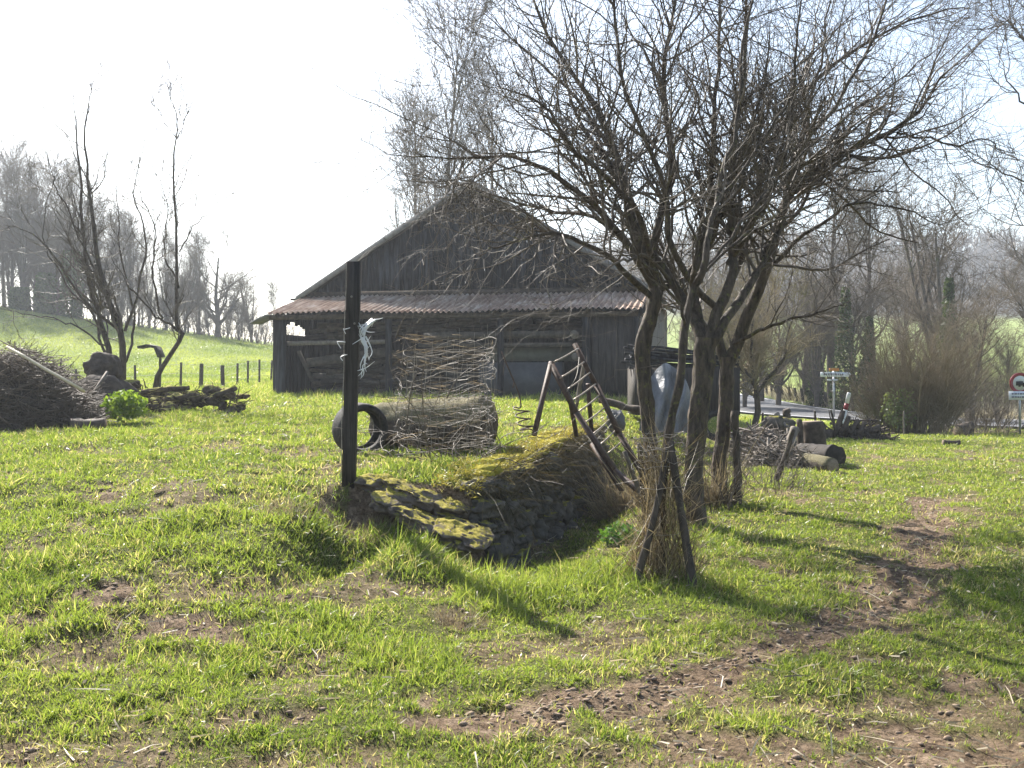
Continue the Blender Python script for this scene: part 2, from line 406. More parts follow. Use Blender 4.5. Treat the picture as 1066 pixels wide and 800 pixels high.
def m_ground(h):
    at = h.node('ShaderNodeVertexColor', layer_name='Col'); sp = h.node('ShaderNodeSeparateColor'); h.link(at.outputs[0], sp.inputs[0])
    n1 = h.noise(2.2, 6, .65); n2 = h.noise(26, 5, .7); n3 = h.noise(.25, 4, .6)
    grass = h.ramp(n2, [(.28, (.045, .05, .02)), (.5, (.11, .125, .035)), (.75, (.20, .185, .08))]); grass = h.mix(1.0, grass, h.ramp(h.noise(60, 4, .7), [(.35, (.4, .38, .35)), (.6, (1.25, 1.2, 1.1))]), 'MULTIPLY')
    far = h.ramp(n1, [(.3, (.16, .22, .045)), (.7, (.24, .29, .075))])
    far = h.mix(1.0, far, h.ramp(h.noise(.9, 8, .75), [(.35, (.55, .6, .5)), (.62, (1.1, 1.08, 1.05))]), 'MULTIPLY')
    far = h.mix(h.ramp(n3, [(.35, (0, 0, 0)), (.7, (.5, .5, .5))]), far, (.29, .31, .11))
    g = h.mix(sp.outputs[1], grass, far)
    dirt = h.ramp(h.noise(7, 7, .75), [(.3, (.06, .038, .023)), (.5, (.20, .142, .094)), (.7, (.34, .255, .18))]); dirt = h.mix(1.0, dirt, h.ramp(h.noise(38, 6, .75), [(.36, (.35, .32, .3)), (.52, (.95, .95, .95)), (.7, (1.4, 1.36, 1.3))]), 'MULTIPLY')
    c = h.mix(sp.outputs[0], g, dirt)
    wood = h.ramp(h.noise(.15, 8, .75), [(.3, (.05, .045, .042)), (.7, (.10, .09, .075))])
    c = h.mix(sp.outputs[2], c, wood)
    return h.bsdf(c, .95, .1, h.noise(24, 7, .75), 1.0, .04)
M['ground'] = mat('meadow_ground', m_ground)

def m_blade(h, trans=.5, spec=.35, rough=.38, tint=(1.35, 1.4, .65)):
    at = h.node('ShaderNodeVertexColor', layer_name='Col')
    p = h.bsdf(at.outputs[0], rough, spec)
    t = h.node('ShaderNodeBsdfTranslucent'); h.link(h.mix(1.0, at.outputs[0], tint, 'MULTIPLY'), t.inputs['Color'])
    mx = h.node('ShaderNodeMixShader'); mx.inputs[0].default_value = trans
    h.link(p, mx.inputs[1]); h.link(t.outputs[0], mx.inputs[2]); return mx.outputs[0]
M['grass'] = mat('grass_blades', lambda h: m_blade(h))
M['leaf'] = mat('leaves', lambda h: m_blade(h, .4, .3, .55))
M['dry'] = mat('dry_stalks', lambda h: m_blade(h, .3, .3, .5, (1.1, 1.05, .9)))

def m_corr(h):
    v = h.coords('Object'); a = h.ramp(h.noise(1.1, 6, .7, v), [(.3, (.30, .19, .135)), (.52, (.47, .36, .275)), (.75, (.62, .54, .46))])
    st = h.ramp(h.noise(3.5, 5, .6, h.coords('Object', (2.5, .25, 1))), [(.4, (.55, .5, .48)), (.65, (1, 1, 1))])
    return h.bsdf(h.mix(1.0, a, st, 'MULTIPLY'), .8, .12, h.noise(40, 3, .5), .3, .005, 0)
M['corr'] = mat('rusty_corrugated_sheet', m_corr)

# ------------------------------------------------------------------ ground
def axis(segs):
    out = []
    for a, b, st in segs: out += list(np.arange(a, b, st))
    out.append(segs[-1][1]); return np.array(out)
gx = axis([(-420, -120, 20), (-120, -50, 3), (-50, -16, .6), (-16, -5, .16), (-5, 6, .04), (6, 16, .16), (16, 50, .6), (50, 120, 3), (120, 460, 20)])
gy = axis([(-40, 0, 2), (0, 3, .2), (3, 11, .04), (11, 17, .09), (17, 34, .25), (34, 95, 1.0), (95, 300, 8), (300, 900, 30)])
X, Y = np.meshgrid(gx, gy); Z = gz(X, Y)
S = soil(X, Y)
far = sstep(16, 40, Y); wood = sstep(225, 262, Y + 25 * (fbm(X * .02, Y * .02, 3) - .5) * 2)
V = np.stack([X, Y, Z], -1).reshape(-1, 3); ny, nx = X.shape
I = np.arange(nx * ny).reshape(ny, nx)
Q = np.stack([I[:-1, :-1], I[:-1, 1:], I[1:, 1:], I[1:, :-1]], -1).reshape(-1, 4)
me = np_mesh('ground', V, [Q], True, np.stack([S, far, wood], -1).reshape(-1, 3))
tag(link_mesh('ground', me, M['ground']), kind='structure')
print('ground verts', len(V))

# ------------------------------------------------------------------ grass
def make_grass():
    acc = Acc(); rng = np.random.default_rng(11)
    N = 1250000; e = .22
    u = rng.random(N); D = (3.0 ** e + u * (46 ** e - 3.0 ** e)) ** (1 / e)
    x = (rng.random(N) * 2 - 1) * (.60 * D + .8); y = D
    # gather part of the blades into tufts
    q = rng.random(N) < .32
    cxs = .11 * (1 + y / 14); jx = (np.floor(x / cxs) + .5 + (vnoise(np.floor(x / cxs) * 3.3, np.floor(y / cxs) * 2.7) - .5)) * cxs; jy = (np.floor(y / cxs) + .5 + (vnoise(np.floor(x / cxs) * 1.3 + 50, np.floor(y / cxs) * 5.7) - .5)) * cxs
    k = rng.uniform(.45, 1., N); x = np.where(q, x + (jx - x) * k, x); y = np.where(q, y + (jy - y) * k, y)
    so = soil(x, y); keep = rng.random(N) > so * .95
    ex = np.interp(y, EY, EX)
    keep &= ~((np.abs(x - ex) < .17) & (y > 8.8) & (y < 15))          # wall face
    # road and barn floor stay bare
    bx, by = barn_local(x, y); keep &= ~((bx > -.05) & (bx < 10.9) & (by > .05) & (by < 15))
    keep &= ~on_road(x, y, .4)
    x, y, so = x[keep], y[keep], so[keep]; K = len(x); D = y
    tall = fbm(x * 1.9, y * 1.9, 3)
    clump = sstep(.56, .72, fbm(x * 2.4 + 11, y * 2.4, 2)); H = .014 + .055 * tall ** 1.9 + .022 * rng.random(K) ** 2 + .028 * clump
    ex = np.interp(y, EY, EX)
    # rank grass along the foot of the bank and round the trees
    def near(px, D0, r): return np.exp(-(((x - (px - CX) / F * D0) / r) ** 2 + ((y - D0) / r) ** 2))
    rank = np.exp(-((x - ex - .15) / .38) ** 2) * sstep(6.8, 8., y) * (1 - sstep(9.6, 10.6, y))
    rank *= .35; rank += .45 * near(480, 7.6, .35) + .3 * near(560, 7.3, .4) + .35 * near(385, 8.3, .25) + .8 * near(690, 7.6, .38) + .7 * near(735, 10, .5) + .6 * near(765, 12.3, .5) + .6 * near(640, 8.0, .4) + .4 * near(520, 7.2, .4)
    rank = np.clip(rank * (.5 + tall), 0, 1.3)
    H = H + rank * rng.uniform(.03, .20, K)
    H *= (1 + D / 70) * np.where(bx[keep] * 0 + 1 > 0, 1, 1)
    H *= np.where(x < ex, 1.15, .85)
    # longer growth in front of barn
    H *= 1 + .9 * sstep(22, 28, y) * (x < 4)
    H *= rng.uniform(.5, 1.15, K)
    W = (.0020 + .00076 * D) * rng.uniform(.6, 1.3, K)
    base = np.stack([x, y, gz(x, y) - .006], 1)
    d = rng.normal(size=(K, 3)) * np.array([.42, .42, 0]) + np.array([.1, -.12, 1.0]); d[:, :2] *= (1 + .5 * rng.random(K))[:, None]
    d /= np.linalg.norm(d, axis=1, keepdims=True)
    c0 = np.array([.11, .158, .034]); c1 = np.array([.20, .25, .06]); c2 = np.array([.33, .35, .12]); st = np.array([.46, .40, .26])
    t = np.clip(fbm(x * .9 + 9, y * .9, 3) * 1.5 - .3 + rng.normal(size=K) * .2, 0, 1)[:, None]
    col = c0 + (c1 - c0) * t; t2 = np.clip(rng.random(K) * 1.4 - .7 + .35 * far_f(y), 0, 1)[:, None]; col = col + (c2 - col) * t2
    dry = (rng.random(K) < .07 + .4 * so + .2 * sstep(.5, .7, fbm(x * 1.3 + 70, y * 1.3 + 3, 3)))[:, None]
    col = np.where(dry, st * rng.uniform(.5, 1.15, (K, 1)), col)
    if 1:
        acc.slivers(base, d, H, W, bend=.38, col=col, rng=rng)
    K = 90000; y = rng.uniform(44, 84, K); x = rng.uniform(-.62, -.16, K) * y; h_ = rng.uniform(.05, .16, K)
    d = rng.normal(size=(K, 3)) * [.5, .5, 0] + [.1, -.1, 1.]; d /= np.linalg.norm(d, axis=1, keepdims=True); t = vnoise(x * .3, y * .3)[:, None]
    acc.slivers(np.stack([x, y, gz(x, y) - .01], 1), d, h_, .05, bend=.3, col=c0 * (1 - t) + c2 * t, rng=rng)
    o = acc.build('grass', M['grass'], smooth=False)
    tag(o, 'short green meadow grass covering the bank and the field', 'grass', kind='stuff')
    print('grass blades', K)
def far_f(y): return sstep(10, 30, y)

# ------------------------------------------------------------------ barn frame
BO = np.array([-7.07, 29.8]); BA = math.radians(-12)
bu = np.array([math.cos(BA), math.sin(BA)]); bv = np.array([-math.sin(BA), math.cos(BA)])
def barn_local(x, y):
    dx = x - BO[0]; dy = y - BO[1]; return dx * bu[0] + dy * bu[1], dx * bv[0] + dy * bv[1]
def BW(u, v, z):
    p = BO + bu * u + bv * v; return np.array([p[0], p[1], z])
BM = Matrix.Translation((BO[0], BO[1], 0)) @ Matrix.Rotation(BA, 4, 'Z')

# ------------------------------------------------------------------ road
def build_road():
    T = np.gradient(ROAD, axis=0); T /= np.linalg.norm(T, axis=1, keepdims=True); Nn = np.stack([-T[:, 1], T[:, 0]], 1)
    def strip(o0, o1, dz, name, m, sel=slice(None), kind='structure'):
        a = Acc(); ws = np.linspace(o0, o1, 5)
        p = ROAD[sel]; n = Nn[sel]
        z = gz_base(p[:, 0], p[:, 1])
        zc = z
        V = np.stack([np.stack([p[:, 0] + n[:, 0] * w, p[:, 1] + n[:, 1] * w, zc + dz], 1) for w in ws], 1)
        m_, k = V.shape[:2]; I = np.arange(m_ * k).reshape(m_, k)
        a.add(V.reshape(-1, 3), [np.stack([I[:-1, :-1], I[:-1, 1:], I[1:, 1:], I[1:, :-1]], -1).reshape(-1, 4)])
        return a
    a = strip(-2.9, 2.9, .09, 'road', M['asphalt']); tag(a.build('road', M['asphalt']), kind='structure')
    a = strip(-2.7, -2.55, .096, '', None); b = strip(2.55, 2.7, .096, '', None)
    a.add(b.V[0], [b.Fc[0]])
    o = a.build('road_markings', M['paint']); tag(o, kind='structure')
build_road()
make_grass()

# pale leaves, straw and small clods lying in the grass
def litter():
    a = Acc(); rng = np.random.default_rng(5); K = 5200
    D = 3.2 + 16 * rng.random(K) ** 1.7; x = (rng.random(K) * 2 - 1) * (.56 * D + .3)
    so = soil(x, D); kp = rng.random(K) < .25 + so; x, D = x[kp], D[kp]; K = len(x)
    p = np.stack([x, D, gz(x, D) + rng.uniform(.005, .05, K)], 1)
    col = np.array([.42, .36, .26]) * rng.uniform(.3, 1.25, (K, 1))
    d = rng.normal(size=(K, 3)) * [1, 1, .25]; d /= np.linalg.norm(d, axis=1, keepdims=True)
    h = K // 3
    a.leaves(p[:h], .008 + .0012 * D[:h], rng, col[:h], flat=.3)
    a.slivers(p[h:], d[h:], rng.uniform(.05, .18, K - h), .004 + .0008 * D[h:], bend=.2, col=col[h:], rng=rng)
    tag(a.build('leaf_litter', M['dry']), 'dry straw and dead leaves scattered through the grass', 'leaf litter', kind='stuff')
    a = Acc()
    for k in range(2200):
        j = rng.integers(len(SOIL)); cx, cy, rx, ry, s_ = SOIL[j]
        if k % 2: q0 = rng.integers(len(TRK) - 1); f0 = rng.random(); cx, cy = TRK[q0] * (1 - f0) + TRK[q0 + 1] * f0; rx = ry = .35
        xx = cx + rng.normal() * rx * .5; yy = cy + rng.normal() * ry * .5
        if soil(xx, yy) < .4: continue
        r = .004 + .014 * rng.random() ** 3
        a.blob((xx, yy, gzs(xx, yy) + r * .2), (r * 1.3, r, r * .6), seed=k, sub=1, rough=.9, f=3.5)
    tag(a.build('soil_clods', simple('clod_earth', (.12, .084, .056), (.3, .22, .155), 30)), 'crumbled brown earth clods on the trampled track', 'soil', kind='stuff')
litter()

# dry dead tussocks
def tussock(name, label, c, r, h, K, seed, m='dry', lean=(0, 0), up=1.0, group=None, cols=((.34, .29, .18), (.16, .12, .08)), w=.005):
    rng = np.random.default_rng(seed); a = Acc()
    ang = rng.random(K) * 2 * PI; rr = np.sqrt(rng.random(K)) * r
    x = c[0] + np.cos(ang) * rr; y = c[1] + np.sin(ang) * rr * .8
    p = np.stack([x, y, gz(x, y) - .02], 1)
    d = np.stack([np.cos(ang) * rr / r * .6 + lean[0], np.sin(ang) * rr / r * .6 + lean[1], np.full(K, up)], 1) + rng.normal(size=(K, 3)) * .3
    d /= np.linalg.norm(d, axis=1, keepdims=True)
    t = rng.random((K, 1)); col = np.array(cols[0]) * t + np.array(cols[1]) * (1 - t)
    a.slivers(p, d, h * rng.uniform(.4, 1.15, K), w * rng.uniform(.6, 1.4, K), bend=.6, col=col, rng=rng)
    return tag(a.build(name, M[m]), label, 'dry grass' if m == 'dry' else 'grass', group)
for k, (px, py, r, h, lab) in enumerate([
    (300, 532, .22, .13, 'flattened straw coloured grass tussock left of the mossy slabs'),
    (475, 652, .17, .13, 'dead grey-brown grass tussock low in front of the slabs'),
    (375, 560, .22, .12, 'dark withered grass tuft beneath the slab steps'),
    (200, 578, .22, .05, 'matted dead grass patch lying alone in the left foreground'),
    (395, 548, .12, .12, 'small withered tuft against the lower slab'),
    (1000, 576, .2, .05, 'thin dry tuft beside the trampled track on the right'),
    (745, 480, .22, .5, 'tall dry straw between the two thick trunks'),
    (640, 500, .28, .55, 'tall dry stalks growing at the end of the old wall')]):
    g = GR(px, py) if k not in (6, 7) else (G(740, 12.3) if k == 6 else G(648, 12.6))
    tussock('dry_tussock', lab, g, r, h, 420 if k < 6 else 800, 100 + k, w=.004 if k < 6 else .008)

# ------------------------------------------------------------------ retaining wall
def wall():
    t = thing('stone_wall', 'low mossy stone retaining wall holding the grass bank above a shaded hollow', 'stone wall', (.4, 11.5, 0))
    a = Acc(); rng = np.random.default_rng(21)
    A = np.array([-.30, 8.9]); B = np.array([1.25, 14.8]); L = np.linalg.norm(B - A); u = (B - A) / L; n = np.array([u[1], -u[0]])
    s = 0; rows = 5
    for r in range(rows):
        s = rng.uniform(-.1, .1)
        while s < L:
            w = rng.uniform(.16, .7); h = .2
            c = A + u * (s + w / 2) + n * (rng.uniform(-.05, .06) - .03 * r + .06)
            z = gzs(*(A + u * s + n * .5)) - .06 + r * .185 + .1
            a.blob((c[0], c[1], z), (.17, .13 + rng.uniform(-.05, .05), .095 + rng.uniform(-.03, .045)), seed=int(rng.integers(999)), sub=4, rough=.62, f=2.0 + rng.random() * 2)
            V = a.V[-1]; # stretch along the wall
            q = (V[:, :2] - c) @ u; V[:, :2] += np.outer(q, u) * (w / .34 - 1)
            s += w * .93
    a.build('masonry', M['stone'], t, smooth=False)
    # moss cushions and overhanging turf along the top
    m = Acc()
    for k in range(60):
        s = rng.uniform(-.1, L * .98); c = A + u * s + n * rng.uniform(-.3, .03)
        r = rng.uniform(.04, .13)
        z = gzs(*(A + u * s - n * .4)) + rng.uniform(-.03, .03)
        m.blob((c[0], c[1], z), (r * 1.2, r * 1.2, r * .42), seed=k, sub=3, rough=.35, f=4)
    K = 9000; s = rng.uniform(-.1, L * .98, K); c = A + np.outer(s, u) + np.outer(rng.uniform(-.42, .03, K) , n)
    zt = gz(c[:, 0] - n[0] * .4, c[:, 1] - n[1] * .4); keep = vnoise(c[:, 0] * 5, c[:, 1] * 5) > .38; c = c[keep]; zt = zt[keep]; K = len(c)
    d = rng.normal(size=(K, 3)) * [.8, .8, .3] + [n[0] * .5, n[1] * .5, .5]; d /= np.linalg.norm(d, axis=1, keepdims=True); tt = rng.random((K, 1))
    ms = Acc(); ms.slivers(np.column_stack([c, zt + rng.uniform(-.02, .05, K)]), d, rng.uniform(.015, .05, K), .009, bend=.4, col=np.array([.5, .42, .08]) * tt + np.array([.2, .19, .04]) * (1 - tt), rng=rng)
    ms.build('moss_fronds', M['dry'], t)
    m.build('moss', M['moss'], t)
    g = Acc(); K = 1900
    s = rng.uniform(0, L, K); off = rng.uniform(-.04, .12, K)
    c = A + np.outer(s, u) + np.outer(off, n)
    zt = gz(c[:, 0] - n[0] * .45, c[:, 1] - n[1] * .45)
    p = np.stack([c[:, 0], c[:, 1], zt - np.where(off > .0, rng.uniform(0, .35, K), .0)], 1)
    d = np.stack([n[0] * rng.uniform(.1, .6, K), n[1] * rng.uniform(.1, .6, K), rng.uniform(-1.4, .2, K)], 1) + rng.normal(size=(K, 3)) * .3
    d /= np.linalg.norm(d, axis=1, keepdims=True)
    tt = rng.random((K, 1)); col = np.array([.13, .10, .055]) * tt + np.array([.03, .03, .012]) * (1 - tt)
    g.slivers(p, d, rng.uniform(.08, .4, K), .006, bend=.8, col=col, rng=rng)
    g.build('overhanging_grass', M['dry'], t)
    return t
M['moss'] = simple('golden_moss', (.16, .15, .022), (.42, .36, .06), 26, rough=.95, spec=.05, bstr=1, bdist=.02)
wall()
M['slab'] = topmoss('mossy_slab_stone', (.05, .04, .035), (.22, .18, .15), (.14, .13, .02), (.36, .30, .07), 8, thr=.66)
def slab(pts, label, th, seed, w):
    """broken flat stone along a line of points: irregular outline and thickness"""
    a = Acc(); p = catmull(pts, 12); rng = np.random.default_rng(seed)
    A_, B_ = p[0], p[-1]; ax = B_ - A_; L = np.linalg.norm(ax); ax = ax / L; sd = np.cross([0, 0, 1.], ax); sd /= np.linalg.norm(sd); up = np.cross(ax, sd)
    bb = Acc()
    for j, (o_, l_) in enumerate(((-.62, .42), (-.05, .48), (.55, .46))):
        bb.blob((0, 0, 0), (1, 1, 1), seed=seed + j * 7, sub=5, rough=.34, f=2.0)
        bb.V[-1] = bb.V[-1] * [l_, rng.uniform(.7, 1.05), rng.uniform(.7, 1.1)] + [o_, rng.uniform(-.3, .3), rng.uniform(-.35, .35)]
    a.add(np.concatenate(bb.V), bb.Fc)
    V = a.V[0]; V = np.sign(V) * np.abs(V) ** .75; V[:, 2] += (vnoise(V[:, 0] * 5 + seed, V[:, 1] * 4) - .5) * .5 + (vnoise(V[:, 0] * 14, V[:, 1] * 12 + seed) - .5) * .22
    V[:, 1] += (vnoise(V[:, 0] * 4 + seed, V[:, 2] * 2) - .5) * .7 + (vnoise(V[:, 0] * 13 + seed, V[:, 2] * 5) - .5) * .25
    a.V[0] = (A_ + B_) / 2 + np.outer(V[:, 0] * L * .56, ax) + np.outer(V[:, 1] * w * .85, sd) + np.outer(V[:, 2] * th * 1.1, up)
    K = 1500; i = rng.integers(0, len(a.V[0]), K); pp = a.V[0][i]; pp = pp[pp[:, 2] > np.interp(pp[:, 0], p[:, 0], p[:, 2]) + th * .25]; keep = vnoise(pp[:, 0] * 8, pp[:, 1] * 8) > .35; pp = pp[keep]; K = len(pp)
    d = rng.normal(size=(K, 3)) * [.8, .8, .3] + [0, 0, .5]; d /= np.linalg.norm(d, axis=1, keepdims=True); tt = rng.random((K, 1))
    ms = Acc(); ms.slivers(pp, d, rng.uniform(.008, .024, K), .005, bend=.4, col=np.array([.45, .38, .08]) * tt + np.array([.2, .19, .04]) * (1 - tt), rng=rng)
    o = a.build('stone_slab', M['slab']); ms.build('moss', M['dry'], o, local=False); return tag(o, label, 'stone slab')
def q(px, py, D, dz=0): v = P(px, py, D); v[2] += dz; return v
slab([q(395, 519, 8.8), q(430, 536, 8.6), q(470, 552, 8.45), q(499, 570, 8.35)], 'lower moss-topped slab sloping down to the hollow', .085, 31, .25)
slab([q(388, 500, 9.1), q(420, 511, 9.05), q(455, 522, 8.95), q(482, 535, 8.85)], 'middle mossy slab with a dark gap under its edge', .08, 47, .26)
slab([q(430, 482, 10.0), q(455, 487, 9.9), q(480, 492, 9.7), q(500, 498, 9.4)], 'flat ochre stone lying on the turf in front of the log', .05, 63, .17)
slab([q(500, 502, 9.35), q(520, 497, 9.9), q(545, 488, 10.6)], 'golden mossed capstone at the near corner of the wall', .06, 75, .16)
# ivy and dark leaves hanging on the wall top
def ivy_clump(label, c, r, K, seed, size=.03, cols=((.03, .06, .015), (.07, .12, .03)), name='ivy_clump', cat='ivy', shell=False):
    a = Acc(); rng = np.random.default_rng(seed)
    v = rng.normal(size=(K, 3)); v /= np.linalg.norm(v, axis=1, keepdims=True); rad = rng.random((K, 1)) ** .4
    rad = rad * (.7 + .6 * vnoise3(v + 5 + seed, 2.5)[:, None])
    p = v * rad * np.array(r) + np.array(c); t = rng.random((K, 1))
    a.leaves(p, size, rng, np.array(cols[0]) * t + np.array(cols[1]) * (1 - t))
    return tag(a.build(name, M['leaf']), label, cat)
ivy_clump('dark ivy clump on the wall top below the coiled stake', P(550, 480, 11.6) + [0, 0, -.02], (.22, .2, .13), 500, 3, .022)
ivy_clump('small glossy leafed plant in the hollow beside the tree guard', G(645, 9.6) + [0, 0, .08], (.22, .18, .12), 420, 4, .03, ((.06, .13, .03), (.12, .22, .06)), 'leafy_plant', 'plant')

# ------------------------------------------------------------------ dark post with torn plastic
def post():
    b = G(363, 9.0); top = P(369, 273, 9.0)
    t = thing('wooden_post', 'tall dark square post standing alone in front of the barn', 'post', b)
    a = Acc(); a.beam(b + [0, 0, -.1], top, .115, .10, jit=.002); a.build('shaft', M['post'], t)
    a = Acc(); w = [b + np.array([-.062, -.055, -.02])]
    for k in range(1, 9): w.append(b + (top - b) * k / 8 + np.array([-.064 + .004 * math.sin(k * 2), -.055, 0]))
    a.tubes(catmull(w, 24), np.full(24, .0035), 4); a.build('wire', M['wire'], t)
    for px, py in ((366, 309), (369, 337)):
        a = Acc(); a.blob(P(px, py, 8.935), (.012, .012, .012), sub=1); a.build('staple', M['wire'], t)
    # shredded plastic
    a = Acc(); rng = np.random.default_rng(4)
    core = catmull([P(391, 333, 8.95), P(381, 343, 8.93), P(378, 352, 8.92), P(382, 366, 8.92), P(378, 378, 8.92), P(379, 388, 8.92)], 14)
    for k in range(16):
        i = rng.integers(0, 9); m = rng.integers(4, 9); ln = core[i:i + m]
        ln = ln + np.cumsum(rng.normal(size=ln.shape) * .009, 0) * (rng.random() * .9 + .4)
        if len(ln) < 3: continue
        ln = catmull(ln, 10); a.tubes(ln, np.linspace(.011, .002, 10) * rng.uniform(.4, 1.3), 4)
    for k in range(18):
        i = rng.integers(0, 13); b0 = core[i]; d = rng.normal(size=3) * [1, .5, .6]; d /= np.linalg.norm(d)
        ln = catmull([b0, b0 + d * .04 + [0, 0, -.01], b0 + d * .09 + rng.normal(size=3) * .02], 6); a.tubes(ln, np.linspace(.006, .0015, 6), 4)
    tag(a.build('torn_plastic', M['plastic']), 'shredded white plastic strip snagged on the right of the tall dark post', 'plastic strip')
    for k, (px, py) in enumerate(((361, 342), (356, 357), (358, 370))):
        a = Acc(); b0 = P(px, py, 8.94); ln = catmull([b0 + [.03, 0, .005], b0 + rng.normal(size=3) * .01, b0 + [-.03, 0, -.015] + rng.normal(size=3) * .01, b0 + [-.01, 0, -.05]], 9); a.tubes(ln, np.full(9, .0035), 4); tag(a.build('plastic_scrap', M['plastic']), ['topmost curl of white plastic on the left edge of the tall post', 'middle curl of white plastic on the left edge of the tall post', 'lowest curl of white plastic on the left edge of the tall post'][k], 'plastic scrap')
post()

# ------------------------------------------------------------------ tyre and big log
def tyre():
    D = 11.3; c = P(375, 457, D); c[2] = max(c[2], gzs(c[0], c[1]) + .27)
    Rr, rr, w = .30, .21, .15
    prof = [(rr, -.6 * w), (rr + .02, -w), (Rr - .03, -w * 1.05), (Rr - .004, -w * .75), (Rr, -w * .3), (Rr, w * .3), (Rr - .004, w * .75), (Rr - .03, w * 1.05), (rr + .02, w), (rr, .6 * w), (rr + .018, .5 * w), (Rr - .03, .6 * w), (Rr - .025, 0), (Rr - .03, -.6 * w), (rr + .018, -.5 * w)]
    n = 56; V = []
    for i in range(n):
        an = 2 * PI * i / n
        for k, (r, x) in enumerate(prof):
            g = .006 if (k in (4, 5) and i % 2) else 0
            V.append(((r - g) * math.cos(an), x, (r - g) * math.sin(an)))
    V = np.array(V); rot = np.array(Matrix.Rotation(math.radians(32), 3, 'Z') @ Matrix.Rotation(math.radians(3), 3, 'X'))
    V = V @ rot.T + c; m = len(prof); I = np.arange(n * m).reshape(n, m)
    a_, b_ = I, np.roll(I, -1, 0); Q = np.stack([a_, np.roll(a_, -1, 1), np.roll(b_, -1, 1), b_], -1).reshape(-1, 4)
    a = Acc(); a.add(V, [Q]); tag(a.build('old_tyre', M['tyre'], smooth=True), 'weathered black tyre standing upright behind the tall post', 'tyre')
    a = Acc(); p0 = P(396, 455, 12.1); p1 = P(508, 449, 11.6)
    p0[2] = gzs(p0[0], p0[1]) + .27; p1[2] = gzs(p1[0], p1[1]) + .29
    a.log(p0, p1, .28, .315, 40, 26, .09, 5, .02)
    t = thing('fallen_log', 'thick grey log with mossy top lying behind the wire tangle', 'log', (p0 + p1) / 2 - [0, 0, .3])
    a.build('trunk', M['log'], t)
    a = Acc(); rng = np.random.default_rng(9); K = 260; tt = rng.random(K); an = rng.uniform(.15, PI - .15, K)
    pp = p0 + (p1 - p0) * tt[:, None] + np.stack([0 * an, np.cos(an) * .3, np.sin(an) * .3], 1)
    d = rng.normal(size=(K, 3)) * [1, .4, .3]; d /= np.linalg.norm(d, axis=1, keepdims=True)
    a.slivers(pp, d, rng.uniform(.05, .25, K), .008, bend=.3, col=np.array([.28, .24, .16]) * rng.uniform(.4, 1.2, (K, 1)), rng=rng)
    a.build('straw', M['dry'], t)
tyre()

